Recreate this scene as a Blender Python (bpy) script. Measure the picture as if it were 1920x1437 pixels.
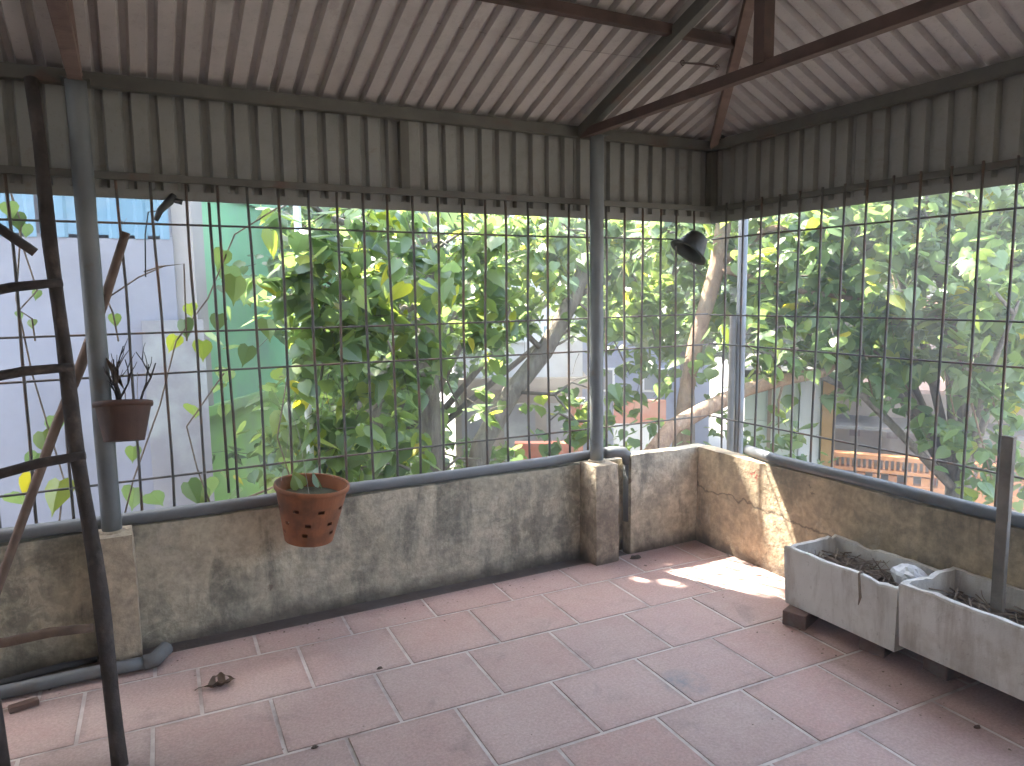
import bpy, bmesh, math, random
import numpy as np
from mathutils import Vector, Matrix
random.seed(7); rng = np.random.default_rng(11)
for o in list(bpy.data.objects): bpy.data.objects.remove(o)
scene = bpy.context.scene
col = scene.collection

# ------------------------------------------------------------------ camera
YAW, PITCH, ROLL = math.radians(27.5355), math.radians(6.8874), math.radians(-0.7685)
F_PX = 1364.22
CAM = Vector((-2.9654, -3.2754, 1.5))
fw = Vector((math.sin(YAW)*math.cos(PITCH), math.cos(YAW)*math.cos(PITCH), -math.sin(PITCH)))
rt0 = Vector((math.cos(YAW), -math.sin(YAW), 0)); up0 = rt0.cross(fw)
rt = math.cos(ROLL)*rt0 + math.sin(ROLL)*up0
up = -math.sin(ROLL)*rt0 + math.cos(ROLL)*up0
cd = bpy.data.cameras.new('camera'); cam = bpy.data.objects.new('camera', cd); col.objects.link(cam)
cd.sensor_width = 36.0; cd.lens = F_PX/1920*36.0; cd.clip_start = 0.05; cd.clip_end = 2000
m = Matrix.Identity(4)
for i in range(3):
    m[i][0] = rt[i]; m[i][1] = up[i]; m[i][2] = -fw[i]; m[i][3] = CAM[i]
cam.matrix_world = m
scene.camera = cam

# ------------------------------------------------------------------ sky, sun, exposure
SUN = Vector((-0.42, 1.0, 1.75)).normalized()          # towards the sun
elev = math.asin(SUN.z); azim = math.atan2(SUN.x, SUN.y)
world = bpy.data.worlds.new('World'); scene.world = world; world.use_nodes = True
wn = world.node_tree.nodes; wl = world.node_tree.links
bgn = wn['Background']; sky = wn.new('ShaderNodeTexSky'); sky.sky_type = 'NISHITA'
sky.sun_disc = False; sky.sun_elevation = elev; sky.sun_rotation = azim
sky.air_density = 1.2; sky.dust_density = 3.0; sky.ozone_density = 1.0
wl.new(sky.outputs[0], bgn.inputs[0]); bgn.inputs[1].default_value = 0.15
sd = bpy.data.lights.new('sun', 'SUN'); sd.energy = 4.0; sd.angle = math.radians(0.6); sd.color = (1.0, 0.93, 0.82)
so = bpy.data.objects.new('sun', sd); col.objects.link(so)
so.rotation_euler = SUN.to_track_quat('Z', 'Y').to_euler()
vs = scene.view_settings
vs.view_transform = 'Standard'; vs.look = 'None'; vs.gamma = 1.0; vs.use_curve_mapping = False
vs.exposure = 3.9
scene.cycles.max_bounces = 10; scene.cycles.diffuse_bounces = 6; scene.cycles.transparent_max_bounces = 8
scene.cycles.use_denoising = True

# ------------------------------------------------------------------ helpers
def ray(x, y): return fw + rt*((x-960)/F_PX) - up*((y-718.5)/F_PX)
def atY(x, y, Y): d = ray(x, y); return CAM + d*((Y-CAM.y)/d.y)
def atX(x, y, X): d = ray(x, y); return CAM + d*((X-CAM.x)/d.x)
def atZ(x, y, Z): d = ray(x, y); return CAM + d*((Z-CAM.z)/d.z)
def atD(x, y, D): d = ray(x, y); return CAM + d*(D/math.hypot(d.x, d.y))

def srgb(r, g, b):
    f = lambda c: (c/255/12.92) if c/255 <= .04045 else ((c/255+.055)/1.055)**2.4
    return (f(r), f(g), f(b), 1)

class MB:
    def __init__(s): s.v = []; s.f = []
    def add(s, vs, fs):
        n = len(s.v); s.v += [tuple(v) for v in vs]; s.f += [tuple(i+n for i in f) for f in fs]; return s
    def box(s, x0, x1, y0, y1, z0, z1):
        return s.add([(x0,y0,z0),(x1,y0,z0),(x1,y1,z0),(x0,y1,z0),(x0,y0,z1),(x1,y0,z1),(x1,y1,z1),(x0,y1,z1)],
                     [(0,3,2,1),(4,5,6,7),(0,1,5,4),(1,2,6,5),(2,3,7,6),(3,0,4,7)])
    def beam(s, a, b, w, h, upv=(0,0,1)):
        a = Vector(a); b = Vector(b); d = (b-a).normalized(); u = Vector(upv)
        if abs(d.dot(u)) > .98: u = Vector((0,1,0))
        sx = d.cross(u).normalized(); sz = sx.cross(d).normalized()
        P = []
        for q in (a, b):
            for i, j in ((-1,-1),(1,-1),(1,1),(-1,1)): P.append(q + sx*(i*w/2) + sz*(j*h/2))
        return s.add(P, [(0,3,2,1),(4,5,6,7),(0,1,5,4),(1,2,6,5),(2,3,7,6),(3,0,4,7)])
    def tube(s, pts, rad, n=8, cap=True):
        pts = [Vector(p) for p in pts]
        if not hasattr(rad, '__len__'): rad = [rad]*len(pts)
        V = []; prev = None
        for i, p in enumerate(pts):
            d = (pts[min(i+1, len(pts)-1)] - pts[max(i-1, 0)])
            d = d.normalized() if d.length > 1e-9 else Vector((0,0,1))
            if prev is None:
                a = Vector((0,0,1)) if abs(d.z) < .9 else Vector((1,0,0))
                sx = d.cross(a).normalized()
            else:
                sx = (prev - d*prev.dot(d)).normalized()
            prev = sx; sy = d.cross(sx)
            for k in range(n):
                t = 2*math.pi*k/n; V.append(p + (sx*math.cos(t) + sy*math.sin(t))*rad[i])
        Fs = []
        for i in range(len(pts)-1):
            for k in range(n):
                Fs.append((i*n+k, i*n+(k+1)%n, (i+1)*n+(k+1)%n, (i+1)*n+k))
        if cap: Fs += [tuple(range(n))[::-1], tuple(range((len(pts)-1)*n, len(pts)*n))]
        return s.add(V, Fs)
    def lathe(s, prof, n=32, M=None, wob=0.0):
        V = []; M = M or Matrix.Identity(4)
        for r, z in prof:
            for k in range(n):
                t = 2*math.pi*k/n; V.append(M @ Vector((r*math.cos(t), r*math.sin(t), z)))
        Fs = [(i*n+k, i*n+(k+1)%n, (i+1)*n+(k+1)%n, (i+1)*n+k) for i in range(len(prof)-1) for k in range(n)]
        return s.add(V, Fs)
    def build(s, name, mat, parent=None, smooth=False, bevel=0.0, label=None):
        o0 = Vector((0,0,0))
        if parent is not None: o0 = origin_of(parent)
        me = bpy.data.meshes.new(name)
        me.from_pydata([(v[0]-o0.x, v[1]-o0.y, v[2]-o0.z) for v in s.v], [], s.f)
        me.validate(); me.update()
        if bevel > 0:
            bm = bmesh.new(); bm.from_mesh(me)
            bmesh.ops.remove_doubles(bm, verts=bm.verts, dist=1e-5)
            bmesh.ops.bevel(bm, geom=[e for e in bm.edges if e.calc_face_angle(0) > .5], offset=bevel, segments=2, affect='EDGES', profile=.6)
            bm.to_mesh(me); bm.free()
        if smooth: me.polygons.foreach_set('use_smooth', [True]*len(me.polygons))
        me.materials.append(mat)
        o = bpy.data.objects.new(name, me); col.objects.link(o)
        if parent is not None: o.parent = parent
        if label: o['label'] = label
        return o

def origin_of(o):
    p = Vector(o.location)
    while o.parent: o = o.parent; p += Vector(o.location)
    return p
def tag(o, label, cat, group=None):
    o['label'] = label; o['category'] = cat
    if group: o['group'] = group
    return o
def thing(name, loc, label, cat, group=None):
    o = bpy.data.objects.new(name, None); col.objects.link(o); o.location = loc; o.empty_display_size = .1
    return tag(o, label, cat, group)
def struct(o): o['kind'] = 'structure'; return o
def child(name, data, parent, loc=(0,0,0), rot=None, scale=None):
    o = bpy.data.objects.new(name, data); col.objects.link(o); o.parent = parent; o.location = loc
    if rot is not None: o.rotation_euler = rot
    if scale is not None: o.scale = scale
    return o

# ------------------------------------------------------------------ materials
class NT:
    def __init__(s, name):
        s.m = bpy.data.materials.new(name); s.m.use_nodes = True
        s.n = s.m.node_tree.nodes; s.l = s.m.node_tree.links
        s.b = s.n['Principled BSDF']; s.out = s.n['Material Output']
        s.pos = s.n.new('ShaderNodeNewGeometry').outputs['Position']
    def obj(s): return s.n.new('ShaderNodeTexCoord').outputs['Object']
    def rnd(s): return s.n.new('ShaderNodeObjectInfo').outputs['Random']
    def mapv(s, vec, scale=(1,1,1), loc=(0,0,0)):
        k = s.n.new('ShaderNodeMapping'); s.l.new(vec, k.inputs[0]); k.inputs[1].default_value = loc; k.inputs[3].default_value = scale; return k.outputs[0]
    def noise(s, vec, scale, detail=4, rough=.55, dist=0.0):
        k = s.n.new('ShaderNodeTexNoise'); s.l.new(vec, k.inputs['Vector'])
        k.inputs['Scale'].default_value = scale; k.inputs['Detail'].default_value = detail
        k.inputs['Roughness'].default_value = rough; k.inputs['Distortion'].default_value = dist; return k.outputs['Fac']
    def ramp(s, fac, stops):
        k = s.n.new('ShaderNodeValToRGB'); s.l.new(fac, k.inputs[0]); e = k.color_ramp.elements
        while len(e) < len(stops): e.new(.5)
        for i, (p, c) in enumerate(stops):
            e[i].position = p; e[i].color = c if hasattr(c, '__len__') else (c, c, c, 1)
        return k.outputs[0]
    def math(s, op, a, b=0.0, c=None):
        k = s.n.new('ShaderNodeMath'); k.operation = op
        for i, q in enumerate((a, b, c)):
            if q is None: continue
            if isinstance(q, (int, float)): k.inputs[i].default_value = q
            else: s.l.new(q, k.inputs[i])
        return k.outputs[0]
    def sep(s, v):
        k = s.n.new('ShaderNodeSeparateXYZ'); s.l.new(v, k.inputs[0]); return k.outputs
    def mix(s, fac, a, b, mode='MIX'):
        k = s.n.new('ShaderNodeMix'); k.data_type = 'RGBA'; k.blend_type = mode
        for i, q in ((0, fac), (6, a), (7, b)):
            if isinstance(q, (int, float)): k.inputs[i].default_value = q
            elif hasattr(q, 'is_linked') or hasattr(q, 'links'): s.l.new(q, k.inputs[i])
            else: k.inputs[i].default_value = q
        return k.outputs[2]
    def bump(s, h, strength=.3, dist=.01):
        k = s.n.new('ShaderNodeBump'); s.l.new(h, k.inputs['Height']); k.inputs['Strength'].default_value = strength
        k.inputs['Distance'].default_value = dist; s.l.new(k.outputs[0], s.b.inputs['Normal']); return k.outputs[0]
    def done(s, color=None, rough=.7, metal=0.0, spec=None):
        if color is not None:
            if hasattr(color, 'links') or hasattr(color, 'is_linked'): s.l.new(color, s.b.inputs['Base Color'])
            else: s.b.inputs['Base Color'].default_value = color
        if isinstance(rough, (int, float)): s.b.inputs['Roughness'].default_value = rough
        else: s.l.new(rough, s.b.inputs['Roughness'])
        s.b.inputs['Metallic'].default_value = metal
        if spec is not None: s.b.inputs['Specular IOR Level'].default_value = spec
        return s.m

def worn(name, c0, c1, scale=6, rough=.7, metal=0.0, bump=.2, bscale=40, dirt=None, dscale=3.0, dlo=.5, dhi=.7, spec=None, detail=5):
    t = NT(name)
    n1 = t.noise(t.pos, scale, detail); c = t.ramp(n1, [(.3, c0), (.7, c1)])
    if dirt: c = t.mix(t.ramp(t.noise(t.pos, dscale, 6, .62), [(dlo, 0.0), (dhi, 1.0)]), c, dirt)
    if bump: t.bump(t.noise(t.pos, bscale, 5), bump, .01)
    return t.done(c, rough, metal, spec)

def wall_mat(name, base, base2, mould, seed, lines=False):
    t = NT(name); P = t.mapv(t.pos, (1,1,1), (seed, seed*.7, 0)); S = t.sep(t.pos)
    c = t.ramp(t.noise(P, 3.2, 6, .6), [(.32, base), (.68, base2)])
    fine = t.noise(P, 26, 5, .65); c = t.mix(.55, c, t.ramp(fine, [(.3, (.16,.15,.12,1)), (.7, (.62,.58,.50,1))]), 'OVERLAY')
    # blotches of mould, in runs from the top
    st = t.noise(t.mapv(t.pos, (7,7,1.1), (seed,0,0)), 1.0, 6, .65, .4)
    bl = t.noise(P, 2.3, 7, .66, .3)
    mk = t.ramp(t.math('ADD', t.math('MULTIPLY', st, .5), t.math('MULTIPLY', bl, .62)), [(.56, 0.0), (.64, 1.0)])
    mk = t.math('MULTIPLY', mk, t.ramp(t.noise(P, 34, 6, .72), [(.30, .35), (.58, 1.0)]))
    c = t.mix(t.math('MULTIPLY', mk, .80), c, mould)
    mot = t.ramp(t.noise(P, 11, 8, .72, .8), [(.50, 0.0), (.57, 1.0)])
    zone = t.ramp(t.noise(t.mapv(t.pos, (1,1,1), (seed+2.1,0,0)), 1.4, 4, .6), [(.42, .15), (.62, 1.0)])
    c = t.mix(t.math('MULTIPLY', t.math('MULTIPLY', mot, zone), .62), c, (mould[0]*1.5, mould[1]*1.45, mould[2]*1.4, 1))
    chip = t.ramp(t.noise(P, 7.5, 5, .6, .2), [(.685, 0.0), (.70, 1.0)]); c = t.mix(t.math('MULTIPLY', chip, .75), c, (.17,.135,.10,1))
    # pale lime bloom
    ef = t.ramp(t.noise(P, 5.5, 7, .7, .6), [(.60, 0.0), (.70, 1.0)])
    c = t.mix(t.math('MULTIPLY', ef, .5), c, (.58,.53,.45,1))
    # darker band along the foot, with an uneven edge
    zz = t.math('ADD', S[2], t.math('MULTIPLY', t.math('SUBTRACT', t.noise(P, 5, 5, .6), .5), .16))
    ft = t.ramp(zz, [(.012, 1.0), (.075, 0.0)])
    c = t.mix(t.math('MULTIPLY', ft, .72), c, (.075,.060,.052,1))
    if lines:
        w = t.math('MULTIPLY', t.math('SUBTRACT', t.noise(P, 6, 4), .5), .16)
        ln = t.math('ABSOLUTE', t.math('SUBTRACT', t.math('ADD', S[2], t.math('ADD', w, t.math('MULTIPLY', S[1], -.06))), .36))
        lm = t.math('MULTIPLY', t.ramp(ln, [(0.002, 1.0), (.006, 0.0)]), .75)
        c = t.mix(lm, c, (.06,.05,.04,1))
        # small red scrawl
        dy = t.math('ADD', S[1], .44); dz = t.math('SUBTRACT', S[2], .51)
        d2 = t.math('ADD', t.math('MULTIPLY', dy, dy), t.math('MULTIPLY', t.math('MULTIPLY', dz, dz), 2.0))
        rm = t.math('MULTIPLY', t.ramp(d2, [(.0004, 1.0), (.004, 0.0)]), t.ramp(t.noise(P, 60, 3), [(.52, 0.0), (.56, 1.0)]))
        c = t.mix(t.math('MULTIPLY', rm, .8), c, (.35,.07,.06,1))
    h = t.math('ADD', t.noise(P, 9, 6, .6), t.math('MULTIPLY', fine, .6))
    t.bump(h, .55, .02)
    return t.done(c, .92, 0, .2)

M = {}
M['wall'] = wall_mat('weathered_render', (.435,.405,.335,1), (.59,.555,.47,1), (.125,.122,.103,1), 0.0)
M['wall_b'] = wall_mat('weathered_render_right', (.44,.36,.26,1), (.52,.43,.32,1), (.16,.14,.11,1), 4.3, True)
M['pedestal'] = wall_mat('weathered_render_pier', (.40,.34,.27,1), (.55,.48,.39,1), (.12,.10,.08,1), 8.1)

def tile_mat():
    t = NT('terracotta_tile'); S = t.sep(t.pos)
    r = t.rnd()
    base = t.ramp(r, [(0, (.385,.205,.177,1)), (.3, (.37,.22,.195,1)), (.6, (.415,.25,.223,1)), (1, (.335,.21,.192,1))])
    c = t.mix(t.math('MULTIPLY', t.ramp(t.noise(t.pos, 16, 6, .65), [(.35, 0.0), (.75, 1.0)]), .35), base, (.47,.37,.34,1))
    # dust, thicker to the left
    dx = t.ramp(t.math('MULTIPLY', t.math('ADD', S[0], 3.6), .33), [(0, .85), (.8, .46)])
    d = t.math('MULTIPLY', t.ramp(t.noise(t.pos, 2.2, 6, .6), [(.25, .25), (.7, 1.0)]), dx)
    c = t.mix(d, c, (.46,.375,.335,1))
    sm = t.ramp(t.noise(t.mapv(t.pos, (1,1,1), (3.3,1.2,0)), 4.5, 7, .68, .5), [(.58, 0.0), (.72, 1.0)])
    c = t.mix(t.math('MULTIPLY', sm, .5), c, (.19,.145,.13,1))
    sp2 = t.ramp(t.noise(t.pos, 42, 6, .75), [(.62, 0.0), (.70, 1.0)]); c = t.mix(t.math('MULTIPLY', sp2, .4), c, (.15,.11,.10,1))
    O = t.sep(t.obj()); e_ = t.math('MAXIMUM', t.math('MULTIPLY', t.math('ABSOLUTE', O[0]), 1/.195), t.math('MULTIPLY', t.math('ABSOLUTE', O[1]), 1/.184))
    ed = t.math('MULTIPLY', t.ramp(e_, [(.86, 0.0), (1.0, 1.0)]), t.ramp(t.noise(t.pos, 18, 6, .7), [(.38, 0.0), (.62, 1.0)]))
    c = t.mix(t.math('MULTIPLY', ed, .5), c, (.17,.125,.11,1))
    gr = t.ramp(t.noise(t.pos, 95, 4, .7), [(.35, .82), (.65, 1.12)]); c = t.mix(1.0, c, gr, 'MULTIPLY')
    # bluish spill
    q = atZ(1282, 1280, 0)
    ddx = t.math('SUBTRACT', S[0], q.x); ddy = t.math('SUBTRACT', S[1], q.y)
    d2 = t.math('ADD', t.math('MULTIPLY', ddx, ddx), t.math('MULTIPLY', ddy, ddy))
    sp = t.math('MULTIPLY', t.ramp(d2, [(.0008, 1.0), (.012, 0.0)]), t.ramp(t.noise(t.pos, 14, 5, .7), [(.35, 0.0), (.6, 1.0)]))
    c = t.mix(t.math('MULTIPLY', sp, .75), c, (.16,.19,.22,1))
    t.bump(t.noise(t.pos, 55, 5, .6), .18, .004)
    rg = t.ramp(t.noise(t.pos, 5, 5, .6), [(.3, .48), (.7, .72)])
    return t.done(c, rg, 0, .35)
M['tile'] = tile_mat()
M['grout'] = worn('pale_grout', (.47,.41,.385,1), (.58,.52,.49,1), 20, .95, dirt=(.27,.215,.195,1), dscale=3.0, dlo=.46, dhi=.66)
def sheet_mat(name, a, b, st):
    t = NT(name)
    c = t.ramp(t.noise(t.pos, 1.7, 5, .6), [(.3, a), (.7, b)])
    c = t.mix(t.math('MULTIPLY', t.ramp(t.noise(t.pos, 9, 6, .7), [(.5, 0.0), (.72, 1.0)]), .45), c, st)
    c = t.mix(t.math('MULTIPLY', t.ramp(t.noise(t.pos, 70, 3, .6), [(.62, 0.0), (.7, 1.0)]), .3), c, (.14,.10,.08,1))
    rr_ = t.ramp(t.noise(t.mapv(t.pos, (9,2.2,9)), 1.0, 6, .7, .5), [(.60, 0.0), (.72, 1.0)])
    c = t.mix(t.math('MULTIPLY', rr_, .45), c, (.15,.095,.07,1))
    return t.done(c, t.ramp(t.noise(t.pos, 4, 3), [(.3,.5),(.7,.75)]), .0, .4)
M['roof'] = sheet_mat('dusty_zinc_roof', (.36,.330,.312,1), (.435,.40,.38,1), (.22,.195,.18,1))
M['fascia'] = sheet_mat('dusty_zinc_fascia', (.195,.192,.175,1), (.245,.242,.222,1), (.125,.12,.106,1))
M['steel'] = worn('grey_painted_steel', (.065,.062,.052,1), (.10,.095,.078,1), 9, .6, .0, .15, 60, (.09,.05,.032,1), 5, .56, .68)
M['rust'] = worn('rusty_steel', (.060,.036,.029,1), (.095,.056,.045,1), 7, .8, 0, .3, 50, (.045,.032,.027,1), 6, .5, .66)
M['rust_pale'] = worn('rusty_primer_steel', (.135,.085,.066,1), (.20,.135,.11,1), 7, .8, 0, .3, 50, (.10,.055,.042,1), 6, .5, .66)
M['post'] = worn('galvanised_post', (.105,.116,.122,1), (.165,.175,.175,1), 5, .55, .0, .12, 70, (.13,.10,.075,1), 7, .6, .72)
M['bar'] = worn('rusty_dark_bar', (.062,.061,.058,1), (.108,.099,.088,1), 12, .6, 0, .2, 80, (.14,.08,.05,1), 8, .48, .66)
M['pvc'] = worn('grey_pvc', (.105,.115,.125,1), (.15,.16,.168,1), 4, .55, 0, .08, 50, (.12,.105,.09,1), 6, .5, .7)
M['wood_dark'] = worn('dark_weathered_wood', (.024,.019,.017,1), (.064,.050,.044,1), 14, .85, 0, .8, 35, (.12,.092,.078,1), 9, .54, .70)
M['wood_pale'] = worn('pale_weathered_wood', (.10,.066,.048,1), (.19,.13,.095,1), 14, .85, 0, .5, 40)
M['stake'] = worn('grey_weathered_timber', (.13,.115,.098,1), (.24,.215,.185,1), 10, .9, 0, .6, 45)
M['clay'] = worn('terracotta_pot', (.235,.080,.030,1), (.30,.115,.050,1), 8, .85, 0, .2, 50, (.085,.042,.024,1), 5, .48, .68)
M['clay_dark'] = worn('old_brown_pot', (.062,.032,.024,1), (.10,.05,.034,1), 8, .75, 0, .15, 50, (.04,.026,.022,1), 6, .5, .7)
M['soil'] = worn('dry_soil', (.035,.026,.020,1), (.11,.08,.058,1), 22, .95, 0, 1.0, 45)
M['twig'] = worn('dry_twig', (.12,.09,.065,1), (.26,.20,.145,1), 20, .9)
M['algae'] = worn('dark_mossy_soil', (.014,.016,.006,1), (.036,.036,.014,1), 14, .95, 0, .8, 40)
M['dry_leaf'] = worn('dry_leaf', (.085,.052,.034,1), (.16,.11,.075,1), 20, .8)
def foam_mat():
    t = NT('dirty_white_foam')
    c = t.ramp(t.noise(t.pos, 5, 5, .6), [(.3, (.56,.54,.50,1)), (.7, (.70,.68,.64,1))])
    st = t.noise(t.mapv(t.pos, (9,9,2)), 1.0, 6, .7, .3)
    c = t.mix(t.math('MULTIPLY', t.ramp(st, [(.44, 0.0), (.66, 1.0)]), .7), c, (.30,.25,.20,1))
    c = t.mix(t.math('MULTIPLY', t.ramp(t.noise(t.pos, 3.1, 6, .7), [(.52, 0.0), (.68, 1.0)]), .55), c, (.34,.27,.20,1))
    c = t.mix(t.math('MULTIPLY', t.ramp(t.noise(t.pos, 38, 5, .7), [(.6, 0.0), (.7, 1.0)]), .4), c, (.16,.13,.10,1))
    v = t.n.new('ShaderNodeTexVoronoi'); t.l.new(t.pos, v.inputs['Vector']); v.inputs['Scale'].default_value = 160
    t.bump(v.outputs['Distance'], .25, .003)
    return t.done(c, .8, 0, .3)
M['foam'] = foam_mat()
M['brick'] = worn('old_red_brick', (.11,.066,.05,1), (.18,.11,.088,1), 12, .95, 0, .6, 50, (.17,.15,.13,1), 9, .5, .66)
M['bag'] = worn('white_plastic_film', (.55,.57,.60,1), (.70,.71,.72,1), 8, .4, 0, .3, 20)
M['black'] = worn('black_plastic', (.02,.02,.02,1), (.05,.05,.05,1), 8, .5)
M['grey_pot'] = worn('grey_plastic', (.022,.024,.022,1), (.042,.045,.04,1), 10, .7, 0, .1, 40, (.065,.06,.05,1), 6, .5, .66)
M['wire'] = worn('steel_wire', (.16,.15,.14,1), (.24,.22,.20,1), 10, .5)
# outside
M['cream'] = worn('cream_plaster', (.62,.58,.50,1), (.68,.64,.56,1), 1.5, .9)
M['lilac'] = worn('pale_lilac_plaster', (.225,.223,.252,1), (.265,.26,.287,1), .9, .9, 0, .1, 20, (.18,.172,.188,1), .8, .44, .70)
M['grey_plaster'] = worn('grey_pink_plaster', (.20,.185,.19,1), (.26,.24,.24,1), 1.5, .9, 0, .2, 20, (.35,.36,.33,1), 1.2, .48, .68)
M['blue_sheet'] = worn('pale_blue_sheet', (.105,.225,.315,1), (.14,.26,.345,1), 1.2, .5, 0, .0, 20, (.20,.27,.325,1), .8, .5, .7)
M['mint'] = worn('mint_green_plaster', (.17,.41,.205,1), (.21,.45,.245,1), 1.2, .9, 0, .15, 20, (.20,.34,.245,1), 1.1, .5, .7)
M['lime'] = worn('lime_green_plaster', (.235,.43,.11,1), (.28,.47,.15,1), 1.2, .9, 0, .15, 20, (.24,.345,.195,1), 1.1, .5, .7)
M['cream_edge'] = worn('pale_pink_pier', (.30,.27,.255,1), (.36,.325,.305,1), 2, .9)
M['white_house'] = worn('white_house_plaster', (.52,.52,.55,1), (.60,.60,.61,1), 1, .9, 0, .1, 12, (.44,.43,.43,1), 1.2, .5, .75)
M['tan'] = worn('tan_plaster', (.27,.20,.135,1), (.36,.275,.19,1), 1.2, .9, 0, .2, 12, (.20,.17,.13,1), 1.5, .46, .7)
M['blue_house'] = worn('blue_house_plaster', (.16,.21,.35,1), (.21,.265,.41,1), 1, .9, 0, .1, 12, (.14,.17,.26,1), 1.3, .5, .7)
M['orange'] = worn('orange_plaster', (.40,.10,.05,1), (.47,.145,.08,1), 1.2, .9, 0, .1, 12, (.44,.22,.15,1), 1.3, .5, .7)
M['balcony'] = worn('orange_balustrade', (.36,.135,.035,1), (.44,.19,.062,1), 2, .8, 0, .1, 12, (.27,.115,.05,1), 2.2, .5, .7)
M['roof_tile'] = worn('brown_roof', (.14,.085,.06,1), (.22,.13,.095,1), 3, .9, 0, .3, 12)
M['siding'] = worn('pale_green_siding', (.46,.52,.44,1), (.56,.60,.53,1), 2, .8)
M['white_panel'] = worn('white_panel', (.70,.72,.76,1), (.78,.80,.82,1), 2, .6)
M['timber'] = worn('orange_timber', (.44,.27,.11,1), (.56,.36,.17,1), 6, .8)
M['window'] = NT('window_glass').done((.10,.14,.17,1), .12, 0, .6)
M['ground'] = worn('dusty_ground', (.12,.11,.09,1), (.19,.17,.145,1), .5, .95, 0, .2, 6, (.16,.17,.11,1), .25, .5, .65)
M['slab'] = worn('terrace_concrete', (.30,.28,.25,1), (.38,.36,.32,1), 2, .95)
def bark_mat(name, a, b):
    t = NT(name)
    n = t.noise(t.mapv(t.pos, (1,1,.35)), 16, 7, .7, .6)
    c = t.ramp(n, [(.32, a), (.7, b)])
    c = t.mix(t.math('MULTIPLY', t.ramp(t.noise(t.pos, 4, 5), [(.5, 0.0), (.7, 1.0)]), .5), c, (.20,.21,.16,1))
    t.bump(n, .9, .03); return t.done(c, .95, 0, .15)
M['bark'] = bark_mat('grey_bark', (.10,.085,.07,1), (.23,.20,.165,1))
M['bark_warm'] = bark_mat('warm_bark', (.17,.105,.07,1), (.36,.25,.17,1))
def leaf_mat(name, attr=True, cols=None):
    t = NT(name)
    if attr:
        k = t.n.new('ShaderNodeAttribute'); k.attribute_name = 'rnd'; r = k.outputs['Fac']
    else: r = t.rnd()
    cols = cols or [(0, (.078,.132,.056,1)), (.45, (.104,.168,.062,1)), (.80, (.140,.205,.056,1)), (.93, (.20,.255,.05,1)), (1, (.34,.33,.05,1))]
    c = t.ramp(r, cols)
    t.done(c, .42, 0, .8)
    tr = t.n.new('ShaderNodeBsdfTranslucent')
    hs = t.n.new('ShaderNodeHueSaturation'); hs.inputs['Hue'].default_value = .47; hs.inputs['Saturation'].default_value = 1.15; hs.inputs['Value'].default_value = 2.2
    t.l.new(c, hs.inputs['Color']); t.l.new(hs.outputs[0], tr.inputs['Color'])
    ms = t.n.new('ShaderNodeMixShader'); ms.inputs[0].default_value = .46
    t.l.new(t.b.outputs[0], ms.inputs[1]); t.l.new(tr.outputs[0], ms.inputs[2]); t.l.new(ms.outputs[0], t.out.inputs[0])
    return t.m
M['leaf'] = leaf_mat('heart_leaf'); M['leaf_obj'] = leaf_mat('heart_leaf_single', False)

# ------------------------------------------------------------------ dimensions
GA, GB = .20, .24            # planes of the two grilles (y and x)
WT = .582                    # parapet top
EAVE = 2.40; SA, SB = .36, .49
GZ = -3.2                    # street level
RY = -2.0                    # ridge
RIDGE_Z = EAVE + SA*(GA-RY)

# ================================================================== SETTING
g = MB(); g.add([(-400,-400,GZ),(400,-400,GZ),(400,600,GZ),(-400,600,GZ)], [(0,1,2,3)])
struct(g.build('ground', M['ground']))
g = MB(); g.box(-6.6, .27, -6.2, .24, GZ, -.012)
struct(g.build('terrace_slab', M['slab']))
# tiled floor -------------------------------------------------------
fl = MB(); fl.add([(-6.55,-6.15,-.0025),(.0,-6.15,-.0025),(.0,.03,-.0025),(-6.55,.03,-.0025)], [(0,1,2,3)])
floor = struct(fl.build('terrace_floor', M['grout']))
TR = math.radians(-1.836); ex = Vector((math.cos(TR), math.sin(TR), 0)); ey = Vector((math.sin(TR), -math.cos(TR), 0))
TW, TH = .39913, .37682
offs = {1: -2.01173, 2: -1.77532, 3: -1.5756, 4: -1.35675}
def clip(poly, nx, ny, c):
    out = []
    for i in range(len(poly)):
        a, b = poly[i], poly[(i+1) % len(poly)]
        da, db = nx*a[0]+ny*a[1]-c, nx*b[0]+ny*b[1]-c
        if da <= 0: out.append(a)
        if (da < 0) != (db < 0) and abs(da-db) > 1e-12:
            t = da/(da-db); out.append((a[0]+(b[0]-a[0])*t, a[1]+(b[1]-a[1])*t))
    return out
TILE_MESH = {}
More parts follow.
